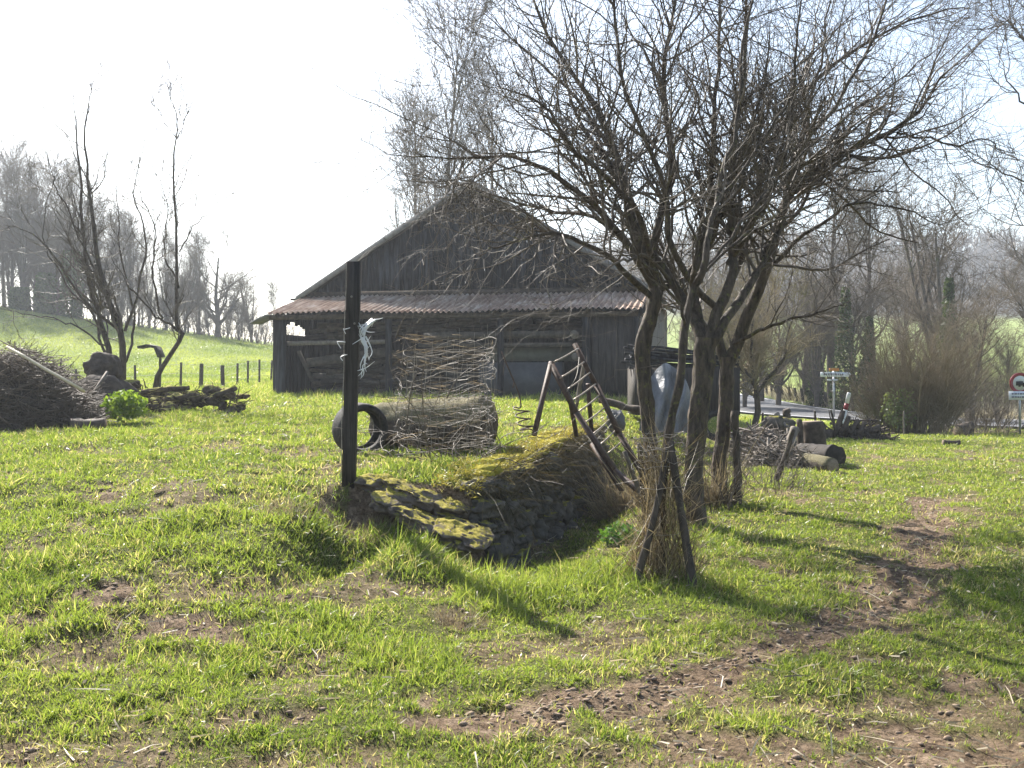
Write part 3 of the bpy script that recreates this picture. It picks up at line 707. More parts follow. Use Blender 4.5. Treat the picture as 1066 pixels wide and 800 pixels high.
# ------------------------------------------------------------------ tangled wire netting cage
def cage():
    D = 10.55; c = G(463, D); rad = .52; z0 = c[2] + .02; H = 1.36; rng = np.random.default_rng(13)
    t = thing('wire_cage', 'ragged upright roll of wire netting full of dead stalks', 'wire netting', c)
    hor = Acc(); n = 26
    for k in range(30):
        z = z0 + H * (k + rng.random() * 1.8) / 31
        fr = (z - z0) / H
        a0 = rng.uniform(0, 2 * PI); span = rng.uniform(2.2, 6.2)
        an = np.linspace(a0, a0 + span, n); r = rad * (1 + .08 * np.sin(an * 3 + k) + (rng.random(n) - .5) * .05) * (1 - .12 * fr)
        zz = z + np.cumsum(rng.normal(size=n)) * .008 + (.03 * np.sin(an * 2 + rng.random() * 6))
        zz = zz - .22 * fr ** 2 * (1 + np.cos(an * 1.0 + 2.2)) * .5 + .03 * np.sin(an * 5 + k * 2.1) * rng.random()
        ln = np.stack([c[0] + np.cos(an) * r + .05 * fr, c[1] + np.sin(an) * r * .8, zz], 1)
        hor.tubes(ln, np.full(n, .0026), 3)
    hor.build('line_wires', M['wire'], t)
    ver = Acc()
    for k in range(24):
        an = 2 * PI * k / 24 + rng.normal() * .04; n2 = 18; zz = np.linspace(z0 - .03, z0 + H * rng.uniform(.72, 1.04), n2)
        r = rad * (1 - .1 * (zz - z0) / H); off = np.cumsum(rng.normal(size=(n2, 3)), 0) * .009
        ver.tubes(np.stack([c[0] + np.cos(an) * r + .05 * (zz - z0) / H, c[1] + np.sin(an) * r * .8, zz], 1) + off, np.full(n2, .0026), 3)
    ver.build('stay_wires', M['wire'], t)
    dr = Acc(); K = 340
    an = rng.uniform(0, 2 * PI, K); zz = z0 + H * rng.random(K) * .97; r = rad * rng.uniform(.75, 1.05, K)
    p = np.stack([c[0] + np.cos(an) * r, c[1] + np.sin(an) * r * .8, zz], 1)
    d = np.stack([-np.sin(an) * np.sign(rng.normal(size=K)), np.cos(an), rng.normal(size=K) * .14], 1); d /= np.linalg.norm(d, axis=1, keepdims=True)
    dr.slivers(p, d, rng.uniform(.08, .38, K), .0055, bend=.14, col=np.array([.26, .21, .155]) * rng.uniform(.25, 1.3, (K, 1)), rng=rng)
    dr.build('dead_stalks', M['dry'], t)
    # brambles
    br = Acc(); st = np.array([[c[0] + rng.normal() * .3, c[1] + rng.normal() * .2, z0] for _ in range(26)]); lines = []
    for s_ in st:
        d = np.array([rng.normal() * .5, rng.normal() * .3, 1.]); pts = [s_]
        for k in range(7):
            d = d + rng.normal(size=3) * .35; d /= np.linalg.norm(d); pts.append(pts[-1] + d * rng.uniform(.12, .24))
        lines.append(catmull(pts, 16))
    Pm = np.array(lines); Rm = np.tile(np.linspace(.006, .002, 16), (len(Pm), 1)); br.tubes(Pm, Rm, 4)
    p2, r2 = grow(Pm, Rm, 260, (30, 80), (.08, .3), 5, .6, .0, .25, absL=True, rmin=.0015, rng=rng); br.tubes(p2, r2, 3)
    hi = [catmull([P(423, 445, 10.0), P(428, 405, 9.98), P(435, 384, 9.97), P(421, 385, 9.98), P(417, 392, 10)], 14), catmull([P(465, 415, 10), P(475, 396, 9.95), P(492, 381, 9.95)], 14), catmull([P(482, 456, 10), P(490, 440, 9.95), P(500, 428, 9.95)], 14), catmull([P(412, 352, 10), P(417, 338, 9.98), P(424, 326, 9.96)], 14)]
    br.tubes(np.array(hi), np.tile(np.linspace(.007, .004, 14), (4, 1)), 4)
    br.build('bramble', M['twig'], t)
cage()

# ------------------------------------------------------------------ coiled stake
def coil():
    a = Acc(); D = 11.4
    pts = [P(522, 366, D), P(531, 388, D), P(540, 410, D), P(542, 424, D)]
    base = P(552, 447, D)
    th = np.linspace(0, 3.0 * 2 * PI, 46)
    cs = [P(542 + 6 * (t_ / th[-1]) + 7.5 * math.cos(t_ + 2.6), 424 + 24 * t_ / th[-1] + 1.0 * math.sin(t_), D) + [0, .075 * math.sin(t_ + 2.6), 0] for t_ in th]
    ln = catmull(pts + cs + [base, P(558, 449, D) - [0, 0, .03]], 220)
    a.tubes(ln, np.full(220, .0085), 6, True)
    a.tubes(catmull([P(534, 404, D), P(535, 396, D), P(533, 392, D)], 8), np.full(8, .007), 5, True)
    tag(a.build('coiled_stake', M['rust'], smooth=True), 'thin rusty iron stake with a corkscrew foot standing in the grass', 'iron stake')
coil()

# ------------------------------------------------------------------ rusty rack leaning over the hollow
def rack():
    b = G(600, 12.0); t = thing('iron_rack', 'rusty ladder-like iron rack leaning over the end of the wall', 'iron rack', b)
    r1 = [P(573, 378, 11.9), P(600, 430, 11.7), P(640, 490, 11.4), P(690, 533, 11.0)]
    r2 = [P(598, 358, 12.5), P(620, 400, 12.4), P(645, 452, 12.2), P(668, 492, 12.0)]
    for r in (r1, r2):
        a = Acc()
        for i in range(3): a.beam(r[i], r[i + 1], .062, .05, jit=.002)
        a.build('side_rail', M['rust'], t)
    L = [(578, 376, 600, 364), (584, 393, 606, 378), (591, 405, 612, 389), (597, 416, 618, 401), (603, 428, 623, 412), (609, 440, 629, 424), (617, 452, 635, 436), (626, 462, 642, 446), (634, 471, 649, 457)]
    for x0, y0, x1, y1 in L:
        a = Acc(); p = P(x0 - 1, y0 + 1, 11.75); q_ = P(x1 + 2, y1 - 1, 12.35)
        a.tubes(catmull([p, (p + q_) / 2 + [0, 0, -.008], q_], 6), np.full(6, .010), 6, True); a.build('rung', M['rod'], t)
    for (x0, y0, D0, x1, y1, D1) in ((574, 377, 11.9, 556, 450, 11.5), (612, 400, 12.4, 616, 446, 12.7), (594, 420, 12.0, 600, 450, 12.6), (616, 462, 11.6, 648, 508, 11.3)):
        a = Acc(); a.beam(P(x0, y0, D0), P(x1, y1, D1) - [0, 0, .04], .05, .04, jit=.002); a.build('leg', M['rust'], t)
    a = Acc(); a.tubes(catmull([P(590, 408, 11.7), P(600, 392, 11.9), P(603, 372, 12.3)], 10), np.full(10, .005), 4); a.build('wire', M['wire'], t)
rack()
def stick(name, label, cat, pts, r0, r1, m='wood_gray', n=12, group=None, sides=8, seed=0):
    a = Acc(); ln = catmull(pts, n); rng = np.random.default_rng(seed + 55); ln[1:-1] += rng.normal(size=(n - 2, 3)) * r0 * .12
    a.tubes(ln, np.linspace(r0, r1, n) * (1 + .1 * rng.normal(size=n)), sides, True)
    return tag(a.build(name, M[m]), label, cat, group)
stick('fallen_branch', 'mossy branch lying across the grass right of the iron rack', 'branch', [P(625, 416, 14.5), P(650, 424, 14.3), P(674, 428, 14.1)], .05, .045, 'stake')
stick('thin_stem', 'pale crooked stick standing behind the iron rack', 'stick', [P(608, 378, 14), P(604, 400, 14), P(600, 425, 14)], .03, .022, 'wood_gray')

# ------------------------------------------------------------------ tree guard of three stakes
def guard():
    b = G(690, 7.75); t = thing('tree_guard', 'three leaning wooden stakes tied round the nearest young tree', 'tree guard', b)
    for k, (x0, y0, D0, x1, y1, D1, r) in enumerate(((694, 464, 7.7, 657, 592, 7.5, .031), (698, 460, 7.68, 724, 606, 7.45, .035), (666, 462, 7.95, 678, 560, 8.2, .028))):
        a = Acc(); ft = P(x1, y1, D1); ft[2] = gzs(ft[0], ft[1]) - .06
        a.log(ft, P(x0, y0, D0), r, r * .8, 8, 12, .12, k + 3, .015); a.build('stake', M['stake'], t)
    a = Acc(); rng = np.random.default_rng(8)
    for k in range(16):
        c = P(686, 470 + rng.normal() * 8, 7.7); an = np.linspace(0, rng.uniform(2, 6.5), 20) + rng.random() * 6; r = rng.uniform(.05, .19)
        a.tubes(np.stack([c[0] + np.cos(an) * r * 1.2, c[1] + np.sin(an) * r * .7, c[2] + np.cumsum(rng.normal(size=20)) * .012], 1), np.full(20, .003), 3)
    a.build('binding_wire', M['wire'], t)
    for k, (z) in enumerate((.42, .72)):
        a = Acc(); an = np.linspace(0, 2 * PI, 30); a.tubes(np.stack([b[0] + np.cos(an) * (.3 - z * .18), b[1] + np.sin(an) * .22, b[2] + z + np.cumsum(rng.normal(size=30)) * .006], 1), np.full(30, .0026), 3); a.build('wire_loop', M['wire'], t)
    K = 1700; an = rng.random(K) * 2 * PI; z = rng.random(K) ** 2.2 * .95; r = (.27 - .2 * z) * np.sqrt(rng.random(K))
    p = np.stack([b[0] + np.cos(an) * r, b[1] + np.sin(an) * r * .8, b[2] + z], 1)
    d = np.stack([np.cos(an) * .25, np.sin(an) * .25, np.where(rng.random(K) < .6, 1., -1.)], 1) + rng.normal(size=(K, 3)) * .35; d /= np.linalg.norm(d, axis=1, keepdims=True)
    g = Acc(); tt = rng.random((K, 1)); g.slivers(p, d, rng.uniform(.1, .5, K), .006, bend=.45, col=np.array([.46, .37, .22]) * tt ** 2 + np.array([.10, .075, .045]) * (1 - tt ** 2), rng=rng)
    tag(g.build('dry_grass', M['dry']), 'brown dead grass packed between the three tied stakes', 'dry grass')
guard()
stick('wooden_stake', 'upright rough stake touching the rearmost thick trunk', 'stake', [G(769, 12.2) - [0, 0, .1], P(767, 470, 12.2), P(765, 428, 12.2)], .055, .05, 'stake', seed=3)
stick('wooden_stake', 'short stake leaning left in the grass before the woodpile', 'stake', [P(808, 502, 14.8), P(817, 475, 14.8), P(826, 447, 14.8)], .042, .036, 'stake', seed=4)
stick('thin_stem', 'dark thin dead stem slanting across the guard from the iron rack', 'stick', [P(650, 470, 9.4), P(668, 520, 9.4), P(680, 552, 9.3)], .02, .025, 'twig')

# ------------------------------------------------------------------ near fruit trees
def limb(pts, r0, r1, n=20, wob=.012, rng=RNG):
    ln = catmull([P(*p) for p in pts], n); off = np.cumsum(rng.normal(size=(n, 3)), 0) * wob * 1.6; off -= np.linspace(0, 1, n)[:, None] * off[-1] * .5
    off[0] = 0; return ln + off, np.linspace(r0, r1, n) ** 1.0
def fruit_tree(label, base, trunk, limbs, r_trunk, k2, k3, k4, seed, len2=(.6, 1.9), group='fruit trees in a clump beside the wall', up=.10, l3=(.3, .95), l4=(.12, .42)):
    rng = np.random.default_rng(seed)
    b = P(*base); t = thing('fruit_tree', label, 'tree', b, group=group)
    tp = catmull([P(*base) - [0, 0, .12]] + [P(*p) for p in trunk], 70)
    rr = np.interp(np.linspace(0, 1, 70), [0, .06, .2, 1], [r_trunk[0] * 1.7, r_trunk[0] * 1.25, r_trunk[0], r_trunk[1]])
    a = Acc(); a.tubes(tp, rr, 26)
    V = a.V[0]; n3 = vnoise3(V * 1.0 + 20, 7) - .5; n5 = vnoise3(V * [1, 1, .22] + 9, 42) - .5
    cc = np.repeat(tp, 26, axis=0); V[:] = cc + (V - cc) * (1 + .55 * n3 + .5 * n5)[:, None]
    lp, lr = [], []
    for pts, r0, r1 in limbs:
        p, r = limb(pts, r0, r1, rng=rng); lp.append(p); lr.append(r)
    LP = np.array(lp); LR = np.array(lr) * 1.18; a.tubes(LP, LR, 9)
    a.build('trunk', M['bark'], t, smooth=True)
    c = Acc()
    p2, r2 = grow(LP, LR, k2, (25, 65), len2, 9, .5, up * .7, .19, .25, 1, rmin=.004, absL=True, rng=rng, taper=.35); c.tubes(p2, np.minimum(r2, .017), 5)
    p3, r3 = grow(p2, np.minimum(r2, .017), k3, (25, 70), l3, 6, .55, up * .5, .24, .12, 1, rmin=.0026, absL=True, rng=rng); c.tubes(p3, r3, 4)
    pL, rL = grow(LP, np.minimum(LR, .02), k3 // 5, (30, 75), l3, 6, .4, up, .24, .25, 1, rmin=.0026, absL=True, rng=rng); c.tubes(pL, rL, 4)
    p4, r4 = grow(np.concatenate([p3, pL]), np.concatenate([r3, rL]), k4, (25, 75), l4, 4, .7, up * .3, .25, .1, 1, rmin=.0019, absL=True, rng=rng); c.tubes(p4, r4, 3)
    c.build('crown', M['twig'], t)
    return t
fruit_tree('left tree of the clump, its limbs spreading low over the barn roof', (684, 541, 11.0),
    [(678, 480, 11), (671, 400, 11), (669, 361, 11), (679, 325, 11), (684, 296, 11)],
    [([(684, 305, 11), (664, 270, 10.9), (630, 232, 10.7), (590, 195, 10.5), (540, 166, 10.3), (470, 165, 10.2), (415, 158, 10.1)], .045, .004),
     ([(684, 302, 11), (655, 235, 11), (645, 180, 11.1), (620, 120, 11.2), (585, 60, 11.3), (560, 0, 11.3), (545, -60, 11.3)], .045, .006),
     ([(684, 302, 11), (690, 240, 11.2), (702, 180, 11.3), (690, 100, 11.4), (700, 20, 11.4), (705, -70, 11.4)], .05, .008),
     ([(682, 312, 11), (645, 290, 10.6), (604, 262, 10.3), (560, 250, 10.0), (515, 258, 9.9), (490, 272, 9.8)], .032, .004),
     ([(668, 272, 11), (615, 228, 11.6), (560, 214, 12), (500, 192, 12.2), (430, 178, 12.4)], .028, .004),
     ([(676, 285, 11), (668, 225, 11.8), (640, 150, 12.2), (600, 95, 12.5), (545, 52, 12.6), (505, 15, 12.7)], .035, .005),
     ([(684, 300, 11), (665, 215, 10.4), (600, 150, 9.9), (570, 110, 9.6), (520, 90, 9.4)], .03, .004),
     ([(684, 302, 11), (722, 282, 11.3), (750, 240, 11.0), (770, 180, 10.8), (790, 110, 10.6), (800, 40, 10.5)], .036, .006)],
    (.078, .085), 190, 1300, 5200, 41)
fruit_tree('slender young tree rising out of the tied stakes', (690, 606, 7.75),
    [(688, 540, 7.75), (695, 457, 7.75), (707, 400, 7.75), (713, 340, 7.8), (723, 295, 7.85)],
    [([(722, 300, 7.85), (737, 245, 7.9), (752, 190, 8.0), (768, 120, 8.1), (775, 40, 8.2), (790, -40, 8.3)], .026, .005),
     ([(720, 305, 7.85), (728, 270, 7.7), (718, 215, 7.6), (708, 150, 7.5), (700, 45, 7.5)], .013, .003),
     ([(722, 298, 7.85), (765, 232, 8.2), (815, 175, 8.5), (880, 118, 8.7), (930, 80, 8.9)], .014, .003),
     ([(712, 350, 7.8), (690, 300, 7.6), (660, 262, 7.4), (640, 215, 7.3), (600, 150, 7.2)], .012, .003),
     ([(736, 250, 7.9), (790, 160, 8.1), (830, 95, 8.2), (870, 20, 8.3)], .013, .003),
     ([(722, 300, 7.85), (745, 265, 7.9), (800, 225, 8.0), (850, 200, 8.1), (905, 145, 8.3)], .012, .003)],
    (.036, .03), 34, 150, 420, 42, len2=(.3, .9))
fruit_tree('thick dark trunk in the middle of the clump', (728, 552, 10.6),
    [(722, 500, 10.6), (727, 436, 10.6), (731, 400, 10.6), (735, 352, 10.6)],
    [([(735, 362, 10.6), (720, 325, 10.8), (700, 296, 11), (668, 240, 11.3), (640, 170, 11.6), (600, 120, 11.9), (580, 60, 12)], .06, .006),
     ([(735, 358, 10.6), (747, 312, 10.7), (760, 268, 10.8), (756, 200, 10.8), (765, 120, 10.8), (772, 40, 10.8), (775, -60, 10.8)], .055, .008),
     ([(736, 365, 10.6), (752, 338, 10.7), (790, 290, 11), (815, 240, 11.2), (835, 170, 11.4), (880, 100, 11.6), (915, 30, 11.8), (930, -40, 12)], .05, .006),
     ([(733, 368, 10.6), (722, 292, 10.9), (735, 220, 11.2), (738, 120, 11.4), (748, 20, 11.6), (740, -60, 11.8)], .045, .007),
     ([(745, 320, 10.7), (700, 250, 10.2), (690, 190, 10), (650, 90, 9.8), (640, 0, 9.7), (640, -60, 9.7)], .032, .005),
     ([(758, 275, 10.8), (795, 215, 10.3), (820, 150, 10.1), (830, 60, 10), (845, -20, 10)], .03, .005)],
    (.092, .105), 165, 1200, 4800, 43)
fruit_tree('right tree of the clump, one long limb arching far right', (754, 522, 12.4),
    [(749, 485, 12.4), (756, 430, 12.4), (757, 372, 12.4)],
    [([(757, 382, 12.4), (772, 335, 12.4), (797, 280, 12.3), (812, 221, 12.2), (828, 200, 12.2), (858, 175, 12.1), (892, 161, 12), (934, 139, 11.9), (961, 118, 11.8), (978, 83, 11.8), (1006, 66, 11.7)], .07, .004),
     ([(934, 139, 11.9), (965, 146, 11.8), (1000, 152, 11.7), (1035, 148, 11.6), (1062, 160, 11.5)], .014, .003),
     ([(757, 388, 12.4), (742, 330, 12.6), (768, 280, 12.8), (782, 220, 13), (805, 150, 13.1), (850, 92, 13.2), (905, 50, 13.3), (960, 20, 13.4), (1003, 15, 13.4)], .055, .004),
     ([(797, 282, 12.3), (845, 232, 12), (890, 205, 11.8), (950, 215, 11.6), (985, 235, 11.5)], .024, .003),
     ([(812, 225, 12.2), (832, 140, 12.3), (850, 60, 12.4), (868, -20, 12.5)], .032, .006),
     ([(762, 360, 12.4), (800, 338, 12.2), (848, 330, 12), (885, 318, 11.9)], .022, .003),
     ([(782, 320, 12.4), (800, 255, 12.8), (838, 215, 13), (870, 140, 13.2), (930, 90, 13.4), (975, 50, 13.5)], .032, .004),
     ([(758, 385, 12.4), (736, 345, 12.8), (700, 300, 13.2), (668, 262, 13.4), (620, 215, 13.6), (570, 150, 13.8)], .038, .005)],
    (.088, .09), 200, 1400, 5200, 44)
# shoots and dead stalks round the feet of the clump
def stems(name, label, cat, c, spread, K, h, r, seed, m='twig', lean=.25, k3=0, l3=(.1, .4), up=.05, group=None, wob=.12, n=8):
    rng = np.random.default_rng(seed); ang = rng.random(K) * 2 * PI; rr = np.sqrt(rng.random(K)) * np.array(spread)[0]
    x = c[0] + np.cos(ang) * rr; y = c[1] + np.sin(ang) * rr * (spread[1] / spread[0])
    p = np.stack([x, y, gz(x, y) - .02], 1)
    d = np.stack([np.cos(ang), np.sin(ang), 0 * ang], 1) * lean * (rr / spread[0] + .2)[:, None] * rng.uniform(.3, 1.6, (K, 1)); d[:, 2] = 1; d += rng.normal(size=(K, 3)) * .12
    L = h * rng.uniform(.5, 1.05, K); pos = p; out = [p]
    for s_ in range(n - 1):
        d = d + rng.normal(size=(K, 3)) * wob; d[:, 2] += up * .5; d /= np.linalg.norm(d, axis=1, keepdims=True); pos = pos + d * (L / (n - 1))[:, None]; out.append(pos)
    Pm = np.stack(out, 1); Rm = r * rng.uniform(.6, 1.2, K)[:, None] * np.linspace(1, .25, n)
    a = Acc(); a.tubes(Pm, Rm, 4)
    if k3:
        p3, r3 = grow(Pm, Rm, k3, (20, 60), l3, 5, .6, up, .2, .2, 1, rmin=r * .22, absL=True, rng=rng); a.tubes(p3, r3, 3)
    o = a.build(name, M[m]); return tag(o, label, cat, group)
stems('sapling_shoots', 'thin suckers crowding round the foot of the clump of trees', 'shoots', (2.2, 12.2), (.75, .9), 60, 1.2, .007, 71, k3=300)
stems('bramble_bush', 'dry bramble tangle at the far end of the stone wall', 'bramble', (1.55, 13.2), (.6, .9), 80, .75, .006, 72, k3=420, lean=.7)
stems('bramble_bush', 'low dry bramble between the trees and the woodpile', 'bramble', (3.6, 14.0), (.5, .8), 60, .6, .006, 73, k3=300, lean=.8)

# ------------------------------------------------------------------ barn
def barn():
    base = 0.86; W = 10.82; GV = 2.6; DEP = 14.0; EZ = 4.28; RZ_ = 7.62; rng = np.random.default_rng(17)
    t = thing('barn', 'dark timber barn with gable front and rusty corrugated lean-to', 'barn', (BO[0], BO[1], base), BA)
    def B(a, name, m, parent=t): # geometry given in barn coordinates u, v, z
        V = [np.array([BW(*p) for p in v]) for v in a.V]; a.V = V; return a.build(name, m, parent)
    sl = (RZ_ - EZ) / (W / 2)
    def roofz(u): return EZ + sl * (W / 2 - abs(u - W / 2))
    # gable wall of upright boards
    a = Acc(); u = 0.02
    while u < W - .05:
        w = rng.uniform(.16, .24); u1 = min(u + w - .012, W - .02); v = GV + rng.uniform(-.012, .012)
        for (zb, zt) in (((4.0 if True else 0), None),):
            z0 = zb + rng.uniform(-.02, .02); za, zb2 = roofz(u) - .1, roofz(u1) - .1
            vs = [(u, v, z0), (u1, v, z0), (u1, v, zb2), (u, v, za), (u, v + .03, z0), (u1, v + .03, z0), (u1, v + .03, zb2), (u, v + .03, za)]
            a.add(vs, [np.array([[0, 1, 2, 3], [4, 7, 6, 5], [0, 4, 5, 1], [1, 5, 6, 2], [2, 6, 7, 3], [3, 7, 4, 0]])])
        u += w
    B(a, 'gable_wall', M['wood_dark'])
    a = Acc(); a.box((W / 2, GV - .06, 4.16), (W + .1, .1, .2)); a.box((W / 2, GV - .04, 6.75), (2.6, .05, .09)); B(a, 'gable_beam', M['wood_mid'])
    # wall below, behind the stack
    a = Acc(); u = .02
    while u < W - .05:
        w = rng.uniform(.16, .24); a.box((u + w / 2, GV + .05 + rng.uniform(-.01, .01), (base + 3.95) / 2), (w - .01, .03, 3.95 - base + .2)); u += w
    B(a, 'rear_wall', M['wood_dark'])
    # main roof
    a = Acc(); oh = .35
    for s_ in (0, 1):
        e = -.38 if s_ == 0 else W + .38; ez = EZ - sl * .38
        p = [(e, GV - oh, ez), (W / 2, GV - oh, RZ_), (W / 2, DEP, RZ_), (e, DEP, ez)]
        vs = p + [(x, y, z + .07) for x, y, z in p]
        a.add(vs, [np.array([[0, 1, 2, 3], [4, 7, 6, 5], [0, 4, 5, 1], [1, 5, 6, 2], [2, 6, 7, 3], [3, 7, 4, 0]])])
    r = B(a, 'roof', M['roof'])
    a = Acc()
    for s_ in (0, 1):
        e = -.38 if s_ == 0 else W + .38; ez = EZ - sl * .38
        d = 1 if s_ == 0 else -1
        a.add([(e, GV - oh - .03, ez - .13), (W / 2, GV - oh - .03, RZ_ - .14), (W / 2, GV - oh - .03, RZ_ + .06), (e, GV - oh - .03, ez + .06),
               (e, GV - oh - .003, ez - .13), (W / 2, GV - oh - .003, RZ_ - .14), (W / 2, GV - oh - .003, RZ_ + .06), (e, GV - oh - .003, ez + .06)],
              [np.array([[0, 1, 2, 3], [4, 7, 6, 5], [0, 4, 5, 1], [2, 6, 7, 3], [3, 7, 4, 0]])])
    B(a, 'bargeboard', M['bargewood'], r)
    # right hand and left hand long walls
    for nm, uu, lo in (('side_wall', W, 0), ('side_wall', 0.0, 0)):
        a = Acc(); v = GV + .1
        while v < DEP - .3:
            w = rng.uniform(.16, .24); a.box((uu + rng.uniform(-.01, .01), v + w / 2, (base + EZ - .12) / 2 - .05), (.03, w - .01, EZ - .12 - base + .1)); v += w
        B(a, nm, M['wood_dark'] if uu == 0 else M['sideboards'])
    a = Acc(); a.box((W / 2, DEP - .1, (base + EZ) / 2), (W - .1, .05, EZ - base)); a.add([(0.1, DEP - .12, EZ - .1), (W - .1, DEP - .12, EZ - .1), (W / 2, DEP - .12, RZ_ - .1)], [np.array([[0, 1, 2]])]); B(a, 'back_wall', M['wood_dark'])
    # lean-to roof: corrugated sheets
    a = Acc(); nu = 900; nv = 9; u = np.linspace(-.2, W + .12, nu); s_ = np.linspace(0, 1, nv)
    U, Sx = np.meshgrid(u, s_); sheet = np.floor((U + .2) / .85); jag = (np.random.default_rng(3).random(20)[sheet.astype(int) % 20] - .5)
    Vv = -.28 - .14 * jag * (Sx < .3) + (GV + .26) * Sx
    z = 3.42 + (4.13 - 3.42) * Sx + .03 * np.cos(U * 2 * PI / .165) + .03 * jag + .03 * np.sin(U * .9) * (1 - Sx)
    U2 = U + .03 * jag * (1 - Sx)
    a.add(np.stack([U2, Vv, z], -1).reshape(-1, 3), [(lambda I: np.stack([I[:-1, :-1], I[:-1, 1:], I[1:, 1:], I[1:, :-1]], -1).reshape(-1, 4))(np.arange(nu * nv).reshape(nv, nu))])
    B(a, 'lean_to_roof', M['corr'])
    a = Acc(); a.beam((-.15, -.1, 3.30), (W, -.1, 3.28), .09, .14, jit=.004)
    for uu in np.linspace(.1, W - .1, 9): a.beam((uu, -.2, 3.33), (uu, GV - .1, 4.05), .07, .1)
    B(a, 'rafters', M['wood_mid'])
    # small roofed flap at the left corner
    a = Acc(); a.beam((-.75, .2, 3.14), (-.1, -.05, 3.36), .5, .05, jit=.01); B(a, 'eaves_board', M['bargewood'])
    a = Acc(); a.box((-.35, GV + .1, 4.05), (.75, .2, .06)); a.box((-.2, GV + .1, 3.8), (.12, .12, .5)); B(a, 'eaves_bracket', M['wood_mid'])
    # posts
    for uu, w in ((.12, .36), (3.55, .16), (6.9, .16), (9.35, .2), (W - .06, .14)):
        a = Acc(); a.beam((uu, 0, base - .2), (uu, 0, 3.3), w, .16, jit=.006); B(a, 'post', M['wood_dark'])
    # boarded bay at right
    a = Acc(); u = 9.5
    while u < W - .15:
        w = rng.uniform(.16, .22); a.box((u + w / 2, .06 + rng.uniform(-.01, .01), (base + 3.28) / 2 - .04), (w - .01, .03, 3.3 - base)); u += w
    B(a, 'boarded_bay', M['bayboards'])
    # left end wall with a ragged hole that lets the sky through
    a = Acc(); v = .1
    k = 0
    while v < GV - .05:
        w = rng.uniform(.17, .23); top = 3.3 + (v / GV) * .66
        a.box((.0, v + w / 2, (base + 2.82) / 2 - .1), (.03, w - .01, 2.82 - base + .2))
        lo = 3.0 + rng.uniform(-.12, .15) if .3 < v < 2.0 else 2.86
        lo = lo if not (.9 < v < 1.3) else 3.22
        if top - lo > .05: a.box((.0, v + w / 2, (lo + top) / 2), (.03, w - .01, top - lo))
        v += w; k += 1
    B(a, 'end_wall', M['wood_dark'])
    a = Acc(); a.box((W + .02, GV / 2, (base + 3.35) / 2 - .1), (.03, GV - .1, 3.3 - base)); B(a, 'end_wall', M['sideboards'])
    return t
M['roof'] = simple('dull_roof_sheeting', (.05, .045, .045), (.11, .1, .1), 3)
M['bargewood'] = simple('grey_bargeboard', (.12, .12, .125), (.24, .23, .22), 8)
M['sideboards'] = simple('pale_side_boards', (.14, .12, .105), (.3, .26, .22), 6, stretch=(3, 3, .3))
M['bayboards'] = simple('bay_boards', (.03, .026, .024), (.085, .072, .066), 6, stretch=(3, 3, .35))
barn()
M['wood_bay'] = simple('bay_timber', (.04, .034, .03), (.12, .10, .085), 7, stretch=(1, 1, 1))
# timber stacked under the lean-to (every plank is its own thing)
def plank(label, a_, b_, w, h, m='wood_mid', group=None, name='plank', cat='plank', jit=.004):
    a = Acc(); a.beam(BW(*a_), BW(*b_), w, h, jit=jit); return tag(a.build(name, M[m]), label, cat, group)
plank('long pale rail across the left bay of the lean-to', (.3, .12, 2.53), (3.5, .12, 2.56), .1, .13, 'wood_gray', name='rail', cat='rail')
plank('long thick plank across the right bay at head height', (4.6, .2, 2.72), (9.2, .2, 2.74), .2, .2, 'wood_bay')
plank('long flat plank just below the thick one in the right bay', (4.4, .3, 2.46), (9.3, .3, 2.44), .3, .12, 'wood_bay')
plank('slanting thick beam low in the left bay', (.8, .5, 1.95), (3.4, .7, 2.3), .2, .26, 'wood_bay')
plank('beam tilting down to the right behind the tall post', (3.0, .6, 2.25), (5.0, .6, 2.0), .16, .2, 'wood_bay')
plank('dark plank leaning steeply in the left corner of the lean-to', (.55, .4, 2.3), (.95, .5, 1.4), .12, .1, 'wood_bay')
plank('thin crossed lath leaning to the right below the rail', (3.6, .5, 1.0), (4.9, .8, 1.9), .06, .08, 'wood_mid')
plank('thin crossed lath leaning to the left below the rail', (4.9, .45, 1.0), (3.7, .8, 1.8), .06, .08, 'wood_mid')
def board(name, label, cat, u0, u1, v, z0, z1, m, th=.05):
    a = Acc(); a.box(((u0 + u1) / 2, v, (z0 + z1) / 2), (u1 - u0, th, z1 - z0)); a.V = [np.array([BW(*p) for p in x]) for x in a.V]
    return tag(a.build(name, M[m]), label, cat)
board('board', 'dull greenish board standing in the right bay', 'board', 6.35, 8.9, .5, 1.98, 2.38, 'panel')
board('crate', 'wide grey boarded box below the greenish board', 'crate', 6.2, 8.6, .55, .92, 1.95, 'greybox', .5)
rng = np.random.default_rng(88)
def firewood(u0, u1, z0, z1, K, lab, v0=.9):
    for k in range(K):
        u = u0 + (u1 - u0) * ((k * .618) % 1); row = k // max(1, int((u1 - u0) / .3)); z = z0 + (z1 - z0) * (k + .5) / K
        a = Acc(); L = rng.uniform(.5, 1.6); dz = rng.uniform(-.12, .12)
        a.log(BW(u, v0 + rng.uniform(-.2, .3), z), BW(u + L, v0 + rng.uniform(-.2, .3), z + dz), rng.uniform(.05, .12), rng.uniform(.04, .11), 8, 5, .15, k)
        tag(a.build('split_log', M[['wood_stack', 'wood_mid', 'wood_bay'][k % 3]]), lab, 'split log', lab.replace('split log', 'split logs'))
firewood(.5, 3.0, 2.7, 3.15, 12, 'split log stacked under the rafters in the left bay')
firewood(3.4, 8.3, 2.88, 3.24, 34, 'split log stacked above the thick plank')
firewood(.5, 5.4, .98, 2.3, 60, 'split log stacked low in the dark of the lean-to', 1.0)
